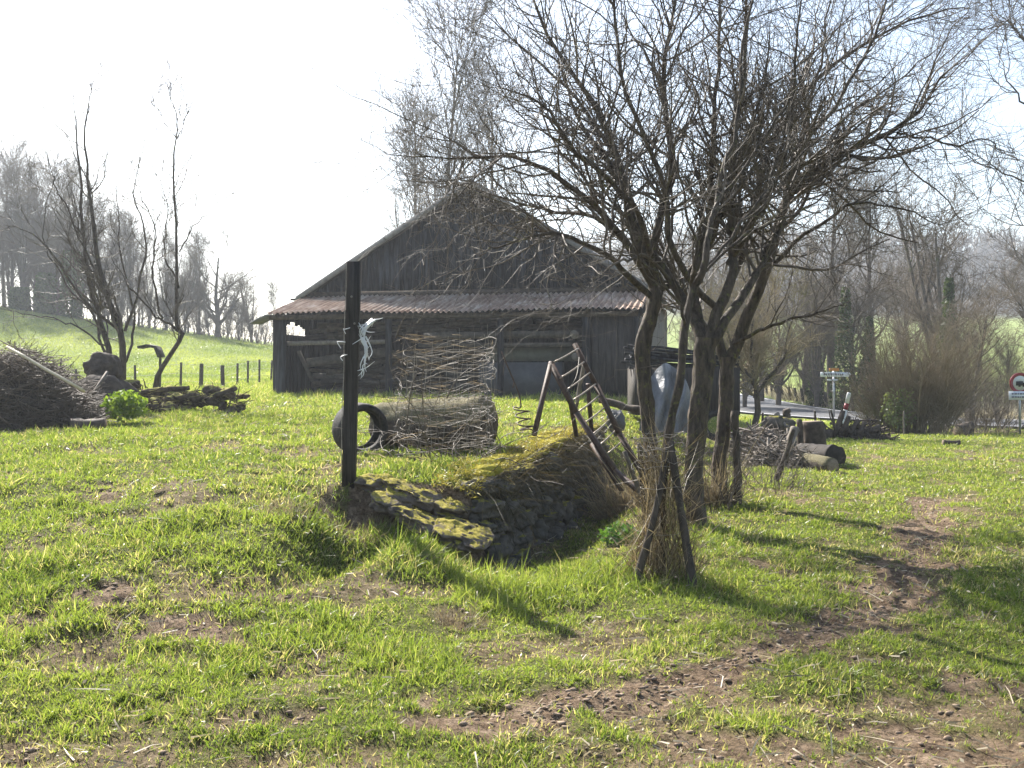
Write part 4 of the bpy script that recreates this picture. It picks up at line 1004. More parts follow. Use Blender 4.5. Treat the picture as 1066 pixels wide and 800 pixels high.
for k, (u, z) in enumerate(((9.0, 2.72), (9.05, 2.1))):
    a = Acc(); a.log(BW(u, .0, z), BW(u + .1, .7, z), .12, .12, 12, 4, .08, k); tag(a.build('split_log', M['wood_gray']), ['round log end poking out beside the boarded bay, upper one', 'round log end poking out beside the boarded bay, lower one'][k], 'log')
# slanting timbers, sheet and dark heap behind the tree trunks
def sheet():
    D = 19.0; n, m = 60, 44; a = Acc(); rng = np.random.default_rng(2)
    lo = catmull([P(664, 448, D), P(700, 451, D), P(738, 450, D)], n); hi = catmull([P(678, 392, D + .4), P(692, 378, D + .5), P(709, 388, D + .4)], n)
    rows = [lo + (hi - lo) * s + np.array([0, -.08 * math.sin(s * PI), 0]) for s in np.linspace(0, 1, m)]
    V = np.array(rows); V[..., 1] += .09 * np.sin(V[..., 0] * 17 + 2 * np.sin(V[..., 2] * 3)) + .16 * (fbm(V[..., 0] * 5, V[..., 2] * 2.2, 3) - .5); V[..., 2] += .03 * (vnoise(V[..., 0] * 9, V[..., 2] * 9) - .5)
    V = np.concatenate([V, V + [0, .015, 0]]); I = np.arange(m * n).reshape(m, n)
    q_ = lambda I: np.stack([I[:-1, :-1], I[:-1, 1:], I[1:, 1:], I[1:, :-1]], -1).reshape(-1, 4)
    a.add(V.reshape(-1, 3), [q_(I), q_(I + m * n)[:, ::-1]]); tag(a.build('plastic_sheet', M['tarp'], smooth=True), 'pale grey plastic sheet draped over timber behind the tree trunks', 'plastic sheet')
    t = thing('timber_trailer', 'dark heaped timber trailer half hidden behind the trees', 'trailer', G(718, 21))
    b = G(715, 21.0)
    a = Acc(); a.box(b + [0, .6, 1.05], (2.2, 1.4, 1.0)); a.build('load_bed', M['post'], t)
    a = Acc(); rng = np.random.default_rng(6)
    for k in range(12): z = b[2] + 1.55 + .07 * k % .5 + .05 * k; a.beam(b + [-1.2 + rng.uniform(-.1, .1), rng.uniform(-.1, .9), 1.55 + .045 * k], b + [1.0 + rng.uniform(-.1, .2), rng.uniform(-.1, .9), 1.5 + .03 * k], .13, .05, jit=.01)
    a.build('timber_load', M['wood_dark'], t)
    for sx in (-.6, .6):
        a = Acc(); an = np.linspace(0, 2 * PI, 25); a.tubes(np.stack([b[0] + sx + np.cos(an) * .26, b[1] - .15 + 0 * an, b[2] + .34 + np.sin(an) * .26], 1), np.full(25, .07), 8); a.build('wheel', M['tyre'], t, smooth=True)
sheet()
a = Acc(); a.blob(G(641, 17) + [0, 0, .35], (.15, .15, .2), 3, 4, .4, 3); tag(a.build('crumpled_bag', M['greybox']), 'crumpled bluish plastic bag by the barn corner', 'bag')

# ------------------------------------------------------------------ left: brush heap, stump, mossy logs
M['pile'] = simple('brushwood', (.06, .045, .035), (.2, .155, .115), 4, rough=.7)
def brush(label, c, r, h, K, seed, m='twig', th=.012, L=(.5, 1.6), name='brush_pile', core='wood_mid'):
    rng = np.random.default_rng(seed); t = thing(name, label, 'brush pile', c)
    ang = rng.random(K) * 2 * PI; rr = np.sqrt(rng.random(K)); x = np.cos(ang) * rr; y = np.sin(ang) * rr
    z = (1 - rr ** 2) * h * rng.uniform(.45, 1.0, K)
    p = np.stack([c[0] + x * r[0], c[1] + y * r[1], gz(c[0] + x * r[0], c[1] + y * r[1]) + z], 1)
    d = rng.normal(size=(K, 3)) * [1, 1, .35]; d /= np.linalg.norm(d, axis=1, keepdims=True); Ls = rng.uniform(*L, K)
    n = 6; pos = p - d * (Ls / 2)[:, None]; out = [pos]
    for _ in range(n - 1):
        d = d + rng.normal(size=(K, 3)) * .13; d /= np.linalg.norm(d, axis=1, keepdims=True); pos = pos + d * (Ls / (n - 1))[:, None]; out.append(pos)
    Pm = np.stack(out, 1); g = gz(Pm[..., 0], Pm[..., 1]); Pm[..., 2] = np.maximum(Pm[..., 2], g + .01)
    a = Acc(); a.tubes(Pm, (th * rng.uniform(.3, 1.3, K) ** 1.5)[:, None] * np.linspace(1, .4, n), 4); a.build('sticks', M[m], t)
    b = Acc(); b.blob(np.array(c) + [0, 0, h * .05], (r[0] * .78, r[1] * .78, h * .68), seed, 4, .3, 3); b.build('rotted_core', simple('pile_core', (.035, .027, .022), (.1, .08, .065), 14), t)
    return t
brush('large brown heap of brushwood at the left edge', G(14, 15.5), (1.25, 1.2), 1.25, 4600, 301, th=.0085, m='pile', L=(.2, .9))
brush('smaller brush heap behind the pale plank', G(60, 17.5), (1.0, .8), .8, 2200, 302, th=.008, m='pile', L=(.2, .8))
def bar(name, label, cat, p, q_, w, h, m, tw=0): a = Acc(); a.beam(p, q_, w, h, tw, jit=.003); return tag(a.build(name, M[m]), label, cat)
bar('plank', 'long pale yellow plank lying against the brush heap', 'plank', P(8, 362, 14.6), P(87, 407, 14.2), .09, .035, 'wood_pale', .5)
bar('plank', 'short grey plank leaning against the dark upturned stump', 'plank', P(96, 411, 16.8), P(112, 387, 17.0), .07, .03, 'wood_gray')
a = Acc(); a.blob(P(107, 384, 18.6), (.33, .3, .30), 12, 4, .4, 3); a.blob(G(108, 18.2) + [0, 0, .35], (.5, .4, .4), 4, 4, .35, 2.5)
tag(a.build('upturned_stump', M['wood_mid']), 'dark rounded upturned stump beside the pale plank', 'stump')
a = Acc(); a.log(P(75, 452, 14.5) + [0, 0, .08], P(110, 446, 14.6) + [0, 0, .04], .13, .12, 14, 9, .2, 3); tag(a.build('cut_log', M['wood_mid']), 'reddish rotten log lying in front of the dark stump', 'log')
for k, (px, py, rx, rz_, lab) in enumerate([(140, 398, .42, .2, 'mossy log lump under the leaning tree'), (178, 402, .5, .22, 'long mossy log heap below the leaning tree'), (152, 416, .38, .17, 'dark mossy lump right behind the green bush'),
        (192, 412, .34, .14, 'small mossy log between the bush and the heap end'), (214, 404, .38, .17, 'pointed mossy lump near the right of the heap'), (235, 410, .32, .15, 'last mossy lump at the right end of the heap'), (165, 424, .3, .12, 'low mossy lump nearest the long grass'), (85, 396, .5, .25, 'brown earthy lump between the brush and the stump')]):
    D = 20.6 - .02 * (py - 398) * 3; v = P(px, py, D); rx *= 1.15; a = Acc(); g = gzs(v[0], v[1])
    rb = np.random.default_rng(k + 900)
    for j in range(9):
        a.blob((v[0] + rb.uniform(-.8, .8) * rx, v[1] + rb.uniform(-.25, .25), g + .04 + rb.uniform(0, .85) * max(.05, v[2] - g)), (rx * rb.uniform(.2, .45), .2, rb.uniform(.05, .13)), 50 + k * 9 + j, 3, .55, 2.6)
    sa = rb.uniform(-1, 1, (40, 3)) * [rx, .3, .12] + [v[0], v[1] - .1, (v[2] + g) / 2 + .06]; dd = rb.normal(size=(40, 3)) * [1, .5, .4]; dd /= np.linalg.norm(dd, axis=1, keepdims=True)
    a.tubes(np.stack([sa, sa + dd * .14, sa + dd * .3 + rb.normal(size=(40, 3)) * .03], 1), np.tile([.014, .011, .006], (40, 1)), 4)
    if k in (1, 3, 5): a.log((v[0] - rx * .9, v[1] - .2, v[2] - .12), (v[0] + rx * .8, v[1] - .3, v[2] + .04 * (k - 2)), .06, .05, 10, 8, .35, k, .03)
    tag(a.build('mossy_log', M['heapmoss']), lab, 'mossy log')
ivy_clump('bright green leafy bush in front of the mossy logs', P(131, 421, 15.6) + [0, 0, -.02], (.34, .28, .24), 620, 61, .05, ((.10, .16, .02), (.24, .32, .06)), 'leafy_bush', 'bush')
# little hood on a post
t = thing('trough_cover', 'dark bent sheet propped on a thin post left of the leaning tree', 'sheet cover', G(166, 30))
a = Acc(); g = G(166, 30); a.beam(g - [0, 0, .1], P(167, 365, 30), .06, .06); a.build('support', M['stake'], t)
a = Acc(); pl = [P(146, 362, 30), P(156, 360, 30), P(164, 362, 30), P(168, 372, 30)]
for i in range(3): a.beam(pl[i], pl[i + 1], .5, .07)
a.build('cover', M['post'], t)
# ------------------------------------------------------------------ fence on the hillside
FP = [(62, 387, 35, 20), (80, 389, 36, 18), (141, 392, 36, 22), (188, 396, 37, 24), (209, 395, 38, 22), (232, 398, 38, 20), (247, 397, 41, 20), (258, 398, 42, 22), (270, 399, 44, 22), (282, 399, 46, 20)]
tops = []
WORDS = ['leftmost, half hidden behind the brush heap', 'second from the left, near the dark stump', 'just left of the leaning tree', 'first one right of the leaning tree', 'thick one above the mossy logs', 'thickest, above the end of the mossy logs', 'thin one, fourth from the barn', 'third from the barn corner', 'second from the barn corner', 'nearest the barn corner']
for k, (px, py, D, h) in enumerate(FP):
    g = G(px, D); hh = (h + 4) / F * D; w = .05 if k not in (4, 5) else .085
    a = Acc(); top = g + np.array([rng.normal() * .03, 0, hh]); a.log(g - [0, 0, .15], top, w, w * .9, 8, 5, .1, k)
    tag(a.build('fence_post', M['stake']), 'hillside fence post, ' + WORDS[k], 'fence post', 'posts of the hillside fence'); tops.append(top)
a = Acc()
for f in (.08, .4, .7):
    pts = [tp * 1 - np.array([0, .04, f * 1.0]) for tp in tops]; a.tubes(catmull(pts, 60), np.full(60, .006), 3)
tag(a.build('fence_wire', M['wire']), 'three thin wires strung along the hillside fence', 'fence wire')

# ------------------------------------------------------------------ right: wood heaps, stumps, logs
a = Acc()
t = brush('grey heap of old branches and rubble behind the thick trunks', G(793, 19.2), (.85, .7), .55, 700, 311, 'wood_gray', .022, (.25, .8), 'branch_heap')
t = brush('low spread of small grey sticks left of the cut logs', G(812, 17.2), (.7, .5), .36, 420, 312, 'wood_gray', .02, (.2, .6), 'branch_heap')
for k, (px, py) in enumerate(((816, 440), (812, 446), (805, 438))):
    a = Acc(); p = P(px, py, 20.5 - k * .3); a.blob(p - [0, 0, .05], (.22, .2, .15), 70 + k, 3, .4); tag(a.build('rubble_stone', M['stone']), ['dark stone on top of the branch heap, right one', 'lower dark stone at the front of the branch heap', 'dark stone on top of the branch heap, left one'][k], 'stone')
def logobj(name, label, cat, p, q_, r0, r1, seed, m='log', cap=True):
    t = thing(name, label, cat, (np.array(p) + q_) / 2 - [0, 0, r0])
    a = Acc(); a.log(p, q_, r0, r1, 22, 12, .14, seed, .01); a.build('bark', M[m], t)
    if cap:
        d = (np.array(q_) - p); d /= np.linalg.norm(d)
        a = Acc(); a.log(np.array(q_) - d * .01, np.array(q_) + d * .006, r1 * .9, r1 * .88, 20, 2, .05, seed); a.build('cut_face', M['endgrain'], t)
        a = Acc(); a.log(np.array(p) + d * .01, np.array(p) - d * .006, r0 * .9, r0 * .88, 20, 2, .05, seed + 1); a.build('cut_face', M['endgrain'], t)
    return t
g = G(847, 18.6)
logobj('cut_stump', 'upright cut stump with slanted top standing among the logs', 'stump', g - [0, 0, .05], P(846, 439, 18.6), .24, .21, 81, 'wood_mid')
logobj('cut_log', 'thin reddish log leaning upright against the stump', 'log', G(833, 18.3) - [0, 0, .02], P(832, 437, 18.4), .06, .055, 82, 'wood_mid')
logobj('cut_log', 'pale split log leaning left of the stump', 'log', P(822, 468, 18.1), P(828, 446, 18.3), .09, .08, 83, 'wood_gray')
logobj('cut_log', 'short pale log tilted against the small fence post', 'log', P(818, 447, 20), P(808, 432, 20.2), .085, .08, 84, 'wood_gray')
logobj('cut_log', 'big dark round log lying behind the mossy one', 'log', P(835, 473, 18.0), P(870, 476, 17.2), .19, .21, 85, 'wood_stack', cap=False)
logobj('cut_log', 'mossy log lying in front with its cut end to the right', 'log', P(820, 476, 17.4), P(867, 486, 16.3), .12, .135, 86)
stick('fence_post', 'short round fence post standing behind the branch heap', 'fence post', [G(819, 22) - [0, 0, .1], P(819, 440, 22), P(819, 426, 22)], .085, .08, 'stake', seed=7)
stick('fence_stake', 'thin stake rising behind the cut stump', 'stake', [G(851, 22) - [0, 0, .1], P(849, 440, 22), P(848, 428, 22)], .03, .025, 'stake', seed=8)
stick('fence_stake', 'thin stake leaning left between stump and root heap', 'stake', [G(871, 25) - [0, 0, .1], P(868, 440, 25), P(865, 427, 25)], .03, .025, 'stake', seed=9)
stick('fence_stake', 'thin dark stake left of the stump and above the stones', 'stake', [G(794, 22) - [0, 0, .1], P(794, 440, 22), P(794, 430, 22)], .03, .025, 'stake', seed=10)
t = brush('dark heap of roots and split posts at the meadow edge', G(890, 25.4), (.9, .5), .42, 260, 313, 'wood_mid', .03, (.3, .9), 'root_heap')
for k, (x0, y0, x1, y1) in enumerate(((869, 453, 878, 428), (876, 453, 884, 434), (884, 452, 894, 438), (895, 452, 900, 440), (905, 450, 915, 444))):
    a = Acc(); a.log(P(x0, y0, 25.0), P(x1, y1, 25.2), .07, .06, 8, 5, .2, k)
    tag(a.build('split_post', M['wood_mid']), ['leftmost tall split post leaning on the root heap', 'second pale split post leaning on the root heap', 'third split post, in the middle of the root heap', 'short split post right of the middle of the root heap', 'rightmost flat split post on the root heap'][k], 'split post')
a = Acc(); a.blob(G(859, 25) + [0, 0, .08], (.16, .14, .16), 5, 3, .35); tag(a.build('root_lump', M['wood_mid']), 'small dark root lump left of the root heap', 'root')
logobj('wood_chunk', 'small dark chunk of wood alone on the far meadow', 'wood chunk', GR(982, 464) + [0, 0, .06], GR(999, 464) + [0, 0, .06], .07, .06, 91, 'wood_mid')
logobj('cut_log', 'reddish log stub in the hedge bottom below the round sign', 'log', G(998, 27) + [0, 0, .1], G(1010, 27.2) + [0, 0, .28], .2, .16, 92, 'wood_mid')

# ------------------------------------------------------------------ road furniture
def marker():
    b = G(874, 30); top = P(884, 409, 30); t = thing('road_marker', 'white leaning roadside marker post with a red band', 'marker post', b)
    b = b - [0, 0, .05]; d = top - b
    a = Acc(); a.tubes(np.array([b, b + d * .62]), np.full(2, .062), 14, True); a.build('shaft', M['white'], t)
    a = Acc(); a.tubes(np.array([b + d * .62, b + d * .76]), np.full(2, .066), 14, True); a.build('band', M['red'], t)
    a = Acc(); a.tubes(np.array([b + d * .76, b + d * .97, b + d]), np.array([.062, .062, .05]), 14, True); a.build('cap', M['white'], t)
marker()
def dirsign():
    D = 44; b = G(868, D); t = thing('direction_sign', 'white direction arrow sign on a thin pole beyond the road', 'road sign', b)
    a = Acc(); a.tubes(np.array([b, P(868, 385, D)]), np.full(2, .045), 10, True); a.build('pole', M['steel'], t)
    def arrow(x0, x1, y0, y1, m, name, dy=-.05, tip=True):
        a = Acc(); p = [P(x0, y0, D), P(x1 - (3 if tip else 0), y0, D), P(x1, (y0 + y1) / 2, D), P(x1 - (3 if tip else 0), y1, D), P(x0, y1, D)]
        f = [v + [0, dy, 0] for v in p]; k = [v + [0, dy + .03, 0] for v in p]
        a.add(np.array(f + k), [np.array([[0, 1, 2, 3, 4]])[:, ::-1], np.array([[5, 6, 7, 8, 9]]), np.array([[i, (i + 1) % 5, 5 + (i + 1) % 5, 5 + i] for i in range(5)])])
        return a.build(name, M[m], t)
    arrow(854, 886, 387.5, 392.5, 'signface', 'arrow_panel'); arrow(861, 872, 395, 396.5, 'signface', 'lower_panel', tip=False); arrow(863, 873, 383.5, 386.5, 'yellowpaint', 'top_label', tip=False)
    a = Acc(); x = 856.5
    for w in (2.6, 1.6, 2.2, 3.0, 1.4, 2.4, 2.0, 1.6, 2.6):
        a.box(P(x + w / 2, 390, D) + [0, -.056, 0], (w * .72 / F * D, .006, .085)); x += w * 1.12
    a.build('lettering', M['signtext'], t)
dirsign()
def roundsign():
    D = 27.5; c = P(1062, 399, D); b = G(1062, D); t = thing('no_overtaking_sign', 'round red-rimmed lorry sign with a white plate below', 'road sign', b)
    a = Acc(); a.tubes(np.array([b - [0, 0, .1], c + [0, .04, .2]]), np.full(2, .03), 10, True); a.build('pole', M['steel'], t)
    def disc(r0, r1, y0, y1, m, name):
        n = 40; V = []; F_ = []
        for i in range(n):
            an = 2 * PI * i / n
            for r, y in ((r1, y0), (r0, y0), (r0, y1), (r1, y1)): V.append((c[0] + r * math.cos(an), c[1] + y, c[2] + r * math.sin(an)))
        I = np.arange(n * 4).reshape(n, 4); J = np.roll(I, -1, 0)
        a = Acc(); a.add(V, [np.stack([I, np.roll(I, -1, 1), np.roll(J, -1, 1), J], -1).reshape(-1, 4)]); return a.build(name, M[m], t)
    disc(.0, .27, 0, .02, 'signface', 'disc'); disc(.205, .285, -.008, .024, 'red', 'rim')
    a = Acc(); z = c[2] - .01
    a.box((c[0] - .02, c[1] - .008, z), (.2, .008, .12)); a.box((c[0] + .11, c[1] - .008, z - .02), (.07, .008, .08)); a.box((c[0] - .02, c[1] - .008, z - .07), (.06, .008, .05)); a.box((c[0] + .09, c[1] - .008, z - .07), (.05, .008, .05)); a.build('lorry_symbol', M['black'], t)
    c2 = P(1062, 412, D); a = Acc(); a.box(c2, (.62, .02, .24)); a.build('plate', M['signface'], t)
    a = Acc(); rg = np.random.default_rng(1)
    for r_ in (.05, -.04):
        x = -.24
        while x < .2: w = rg.uniform(.03, .08); a.box(c2 + [x + w / 2, -.013, r_], (w, .006, .045)); x += w + .018
    a.build('lettering', M['signtext'], t)
roundsign()
k = 0
for i in range(26):
    y = 38 + i * 1.55; x = 17.5 + .02 * (y - 60) + (0 if y > 46 else (46 - y) * .35); a = Acc(); z = gzs(x, y)
    a.beam((x, y, z - .1), (x - .15 + rng.normal() * .05, y, z + .85), .15, .12); tag(a.build('guard_post', M['stake']), 'low leaning wooden post on the far verge of the road', 'post', 'low wooden posts along the far verge'); k += 1
def verge(pts, label, K, h, seed, w, cols=((.46, .40, .28), (.28, .24, .14))):
    rg = np.random.default_rng(seed); ln = catmull(pts, 200); i = rg.integers(0, 200, K); p = ln[i] + rg.normal(size=(K, 3)) * np.array([w, w, 0]); p[:, 2] = gz(p[:, 0], p[:, 1])
    m = ~on_road(p[:, 0], p[:, 1], .1); p = p[m]; K = len(p)
    d = rg.normal(size=(K, 3)) * .35; d[:, 2] = 1; d /= np.linalg.norm(d, axis=1, keepdims=True); t_ = rg.random((K, 1)); a = Acc()
    a.slivers(p, d, h * rg.uniform(.4, 1.2, K), .035, bend=.4, col=np.array(cols[0]) * t_ + np.array(cols[1]) * (1 - t_), rng=rg)
    tag(a.build('dry_grass', M['dry']), label, 'dry grass', kind='stuff')
verge([(31, 36.5, 0), (25, 39.5, 0), (21.5, 44, 0), (19.2, 52, 0), (18.8, 70, 0), (20.2, 90, 0)], 'bleached dead grass along the far verge of the road', 26000, .5, 401, .75, ((.62, .56, .42), (.4, .35, .24)))
verge([(34, 26.6, 0), (24, 28.4, 0), (18, 30.5, 0), (14.5, 33, 0)], 'dry grass strip at the near edge of the road', 3500, .16, 402, .4)

# ------------------------------------------------------------------ middle left trees
def mid_tree(label, base, stems_, k2, k3, k4, seed, len2=(.5, 1.8), up=.12, m='twig', group=None, sc=1.0, dD=0):
    stems_ = [([(x_, y_, d_ + dD) for x_, y_, d_ in pts_], a_, b_) for pts_, a_, b_ in stems_]; base = (base[0], base[1], base[2] + dD)
    rng = np.random.default_rng(seed); b = P(*base); t = thing('bare_tree', label, 'tree', b, group=group)
    LP, LR = [], []
    for pts, r0, r1 in stems_:
        p, r = limb(pts, r0 * .72, r1 * .7, rng=rng, wob=.02)
        if abs(pts[0][0] - base[0]) < 10 and pts[0][1] > base[1] - 3: p[0, 2] = min(p[0, 2], gzs(p[0, 0], p[0, 1]) - .1); p[1, 2] = min(p[1, 2], p[0, 2] + .3 + .25 * (p[2, 2] - p[0, 2] - .3))
        LP.append(p); LR.append(r)
    LP = np.array(LP); LR = np.array(LR); a = Acc(); a.tubes(LP, LR, 9); a.build('trunk', M['bark'], t, smooth=True)
    c = Acc(); p2, r2 = grow(LP, LR, k2, (20, 60), len2, 9, .5, up, .18, .15, 1, rmin=.008 * sc, absL=True, rng=rng); r2 = np.minimum(r2, .03 * sc); c.tubes(p2, r2, 5)
    p3, r3 = grow(p2, r2, k3, (25, 65), (.25 * sc, .9 * sc), 6, .6, up * .6, .2, .1, 1, rmin=.0055 * sc, absL=True, rng=rng); c.tubes(p3, r3, 4)
    p4, r4 = grow(p3, r3, k4, (25, 65), (.12 * sc, .45 * sc), 4, .7, up * .5, .2, .1, 1, rmin=.004 * sc, absL=True, rng=rng); c.tubes(p4, r4, 3)
    c.build('crown', M[m], t); return t
mid_tree('tall multi-stemmed bare tree behind the dark stump', (122, 402, 20.5), [
    ([(120, 404, 20.5), (108, 350, 20.5), (95, 300, 20.6), (88, 230, 20.7), (83, 150, 20.8), (80, 95, 20.9)], .11, .01),
    ([(126, 404, 20.3), (130, 345, 20.3), (108, 290, 20.4), (100, 220, 20.4), (93, 150, 20.5), (96, 90, 20.6)], .12, .01),
    ([(126, 350, 20.3), (90, 305, 19.9), (60, 255, 19.7), (30, 235, 19.6), (0, 228, 19.5)], .05, .008),
    ([(112, 360, 20.5), (70, 335, 20.2), (30, 325, 20), (-10, 320, 20)], .03, .006),
    ([(130, 345, 20.3), (142, 300, 20.4), (150, 250, 20.6), (140, 200, 20.6), (150, 130, 20.6)], .05, .008),
    ([(128, 380, 20.3), (140, 340, 20.8), (128, 290, 21), (120, 230, 21), (118, 160, 21)], .05, .008),
    ([(118, 395, 20.5), (100, 330, 21), (70, 290, 21.2), (50, 240, 21.4), (60, 180, 21.5)], .05, .008),
    ([(105, 300, 20.5), (80, 240, 20.3), (62, 200, 20.2), (50, 150, 20.1)], .035, .006)], 80, 480, 1300, 501, dD=2.6)
mid_tree('bare tree leaning right from the mossy logs then growing straight up', (160, 398, 18.8), [
    ([(158, 402, 18.8), (172, 382, 18.8), (191, 348, 18.8), (188, 333, 18.8), (185, 255, 18.9), (183, 190, 18.9), (184, 125, 19), (170, 80, 19)], .085, .009),
    ([(191, 347, 18.8), (170, 330, 18.7), (150, 312, 18.6), (135, 290, 18.5), (120, 262, 18.4)], .045, .008),
    ([(170, 332, 18.7), (158, 280, 18.7), (162, 240, 18.8), (148, 200, 18.8), (145, 150, 18.8)], .035, .006),
    ([(187, 262, 18.9), (203, 233, 18.8), (217, 222, 18.7), (236, 208, 18.6)], .022, .005),
    ([(184, 145, 19), (165, 118, 19), (142, 98, 19)], .016, .004), ([(184, 145, 19), (196, 118, 19), (215, 95, 19)], .014, .004),
    ([(186, 300, 18.9), (170, 260, 19.1), (172, 210, 19.2), (160, 160, 19.3)], .03, .006)], 46, 280, 800, 502, dD=3.2, len2=(.4, 1.2))

# ------------------------------------------------------------------ background tree kinds (10 m tall masters)
def master(seed, style, k2, k3, k4, m='twig_far'):
    rng = np.random.default_rng(seed); a = Acc(); c = Acc(); H = 10.
    if style == 'round':
        n = 14; tr = catmull([(0, 0, -.3), (rng.normal() * .1, 0, 1.6), (rng.normal() * .2, rng.normal() * .2, 4), (rng.normal() * .3, rng.normal() * .3, 7.5)], n)[None]; rt = np.linspace(.24, .05, n)[None]
        p1, r1 = grow(tr, rt, 16, (25, 60), (2.6, 4.6), 10, .55, .12, .13, .22, 1, rmin=.03, absL=True, rng=rng)
    elif style == 'tall':
        n = 14; tr = catmull([(0, 0, -.3), (rng.normal() * .08, 0, 3), (rng.normal() * .12, rng.normal() * .1, 6), (rng.normal() * .15, 0, 9.8)], n)[None]; rt = np.linspace(.17, .02, n)[None]
        p1, r1 = grow(tr, rt, 26, (22, 45), (1.2, 2.8), 8, .45, .16, .1, .25, .97, rmin=.02, absL=True, rng=rng)
    elif style == 'fork':
        n = 14; trs = []
        for k in range(5):
            an = rng.random() * 6.28; s = rng.uniform(.6, 1.9); trs.append(catmull([(0, 0, -.3), (.12 * math.cos(an), .12 * math.sin(an), 1.2), (s * .5 * math.cos(an), s * .5 * math.sin(an), 4.2), (s * math.cos(an), s * math.sin(an), rng.uniform(7, 9))], n))
        tr = np.array(trs); rt = np.tile(np.linspace(.17, .04, n), (5, 1))
        p1, r1 = grow(tr, rt, 34, (20, 50), (1.2, 3.0), 8, .5, .14, .13, .3, 1, rmin=.02, absL=True, rng=rng)
    a.tubes(tr, rt, 8); a.tubes(p1, r1, 6)
    p2, r2 = grow(p1, r1, k2, (20, 55), (.7, 1.9), 6, .55, .09, .17, .2, 1, rmin=.014, absL=True, rng=rng); c.tubes(p2, r2, 4)
    p3, r3 = grow(np.concatenate([p2[:, ::1]]), r2, k3, (20, 60), (.35, 1.1), 5, .65, .06, .2, .15, 1, rmin=.009, absL=True, rng=rng); c.tubes(p3, r3, 3)
    p4, r4 = grow(p3, r3, k4, (20, 60), (.2, .6), 3, .7, .04, .2, .1, 1, rmin=.0065, absL=True, rng=rng); c.tubes(p4, r4, 3)
    return a.mesh('trunk', True), c.mesh('crown')
MAST = {}
for nm, args in (('round1', (601, 'round', 220, 1500, 4200)), ('round2', (602, 'round', 220, 1500, 4200)), ('tall1', (603, 'tall', 190, 1100, 2800)), ('tall2', (604, 'tall', 190, 1100, 2800)), ('fork1', (605, 'fork', 220, 1500, 4200)), ('fork2', (606, 'fork', 220, 1500, 4200))):
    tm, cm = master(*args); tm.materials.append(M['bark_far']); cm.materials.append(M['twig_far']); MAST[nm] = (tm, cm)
def far_tree(kind, px, top, D, label, group=None, wide=1.0, rz=None, name='bare_tree', x=None):
    g = G(px, D) if x is None else np.array([x, D, gzs(x, D)])
    h = CAMZ + (HY - top) / F * D - g[2]; s = h / 10.2
    t = thing(name, label, 'tree', g, random.random() * 6.28 if rz is None else rz, group)
    t.scale = (s * wide, s * wide, s)
    for nme, me in zip(('trunk', 'crown'), MAST[kind]):
        o = bpy.data.objects.new(nme, me); COL.objects.link(o); o.parent = t; KIDS.setdefault(t.name, []).append(o)
    return t
# hilltop wood at the left
gl = 'bare trees of the hilltop wood'
row = []
rg = random.Random(5)
prof = lambda px: np.interp(px, [-80, 0, 40, 75, 110, 150, 185, 225, 250, 275, 300], [160, 165, 162, 185, 205, 235, 255, 240, 262, 290, 318])
LW = 'bare tree in the dense wood on the skyline of the green hill'
for i, px in enumerate(np.linspace(-70, 205, 24)):
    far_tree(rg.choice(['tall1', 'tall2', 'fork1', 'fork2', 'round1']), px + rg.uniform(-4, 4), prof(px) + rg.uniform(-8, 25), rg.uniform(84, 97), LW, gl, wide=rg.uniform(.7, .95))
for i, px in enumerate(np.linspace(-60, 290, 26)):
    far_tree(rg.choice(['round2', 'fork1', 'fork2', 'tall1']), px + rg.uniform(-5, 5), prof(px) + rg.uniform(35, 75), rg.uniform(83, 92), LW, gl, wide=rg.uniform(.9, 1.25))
far_tree('round1', 226, 238, 86, 'broad round-crowned bare tree standing out of the wood left of the barn', wide=1.35, rz=1)
far_tree('fork1', 262, 285, 88, 'smaller bare tree between the round one and the barn eave', wide=1.2, rz=2)
far_tree('tall1', 285, 300, 90, 'thin bare tree touching the barn eave', wide=1.0, rz=2)
for px, top, lab in ((48, 285, 'ivy-covered trunk at the left of the hilltop wood'), (75, 262, 'ivy-covered trunk in the middle of the hilltop wood'), (22, 300, 'ivy-covered trunk nearest the left edge of the wood')):
    D = 82; g = G(px, D); h = CAMZ + (HY - top) / F * D - g[2]; rr = np.random.default_rng(px); K = 2200; a = Acc(); z = rr.random(K) * h; an = rr.random(K) * 6.28; r = (.75 + .5 * vnoise(z * .8, an)) * np.sqrt(rr.random(K)) * (1 - .35 * z / h)
    a.leaves(np.stack([g[0] + np.cos(an) * r, g[1] + np.sin(an) * r, g[2] + z], 1), .16, rr, np.array([.07, .10, .03]) * rr.uniform(.6, 1.4, (K, 1)))
    tag(a.build('ivy_column', M['leaf']), lab, 'ivy')
# tall trees behind the barn
far_tree('tall2', 466, 40, 50, 'tall slim bare tree rising behind the barn roof', wide=.8, rz=.4)
far_tree('tall1', 512, 92, 52, 'bare tree behind the barn ridge, right of the tallest', wide=.8, rz=2.2)
far_tree('tall1', 432, 120, 54, 'lower bare tree behind the left slope of the barn roof', wide=.85, rz=1.2)
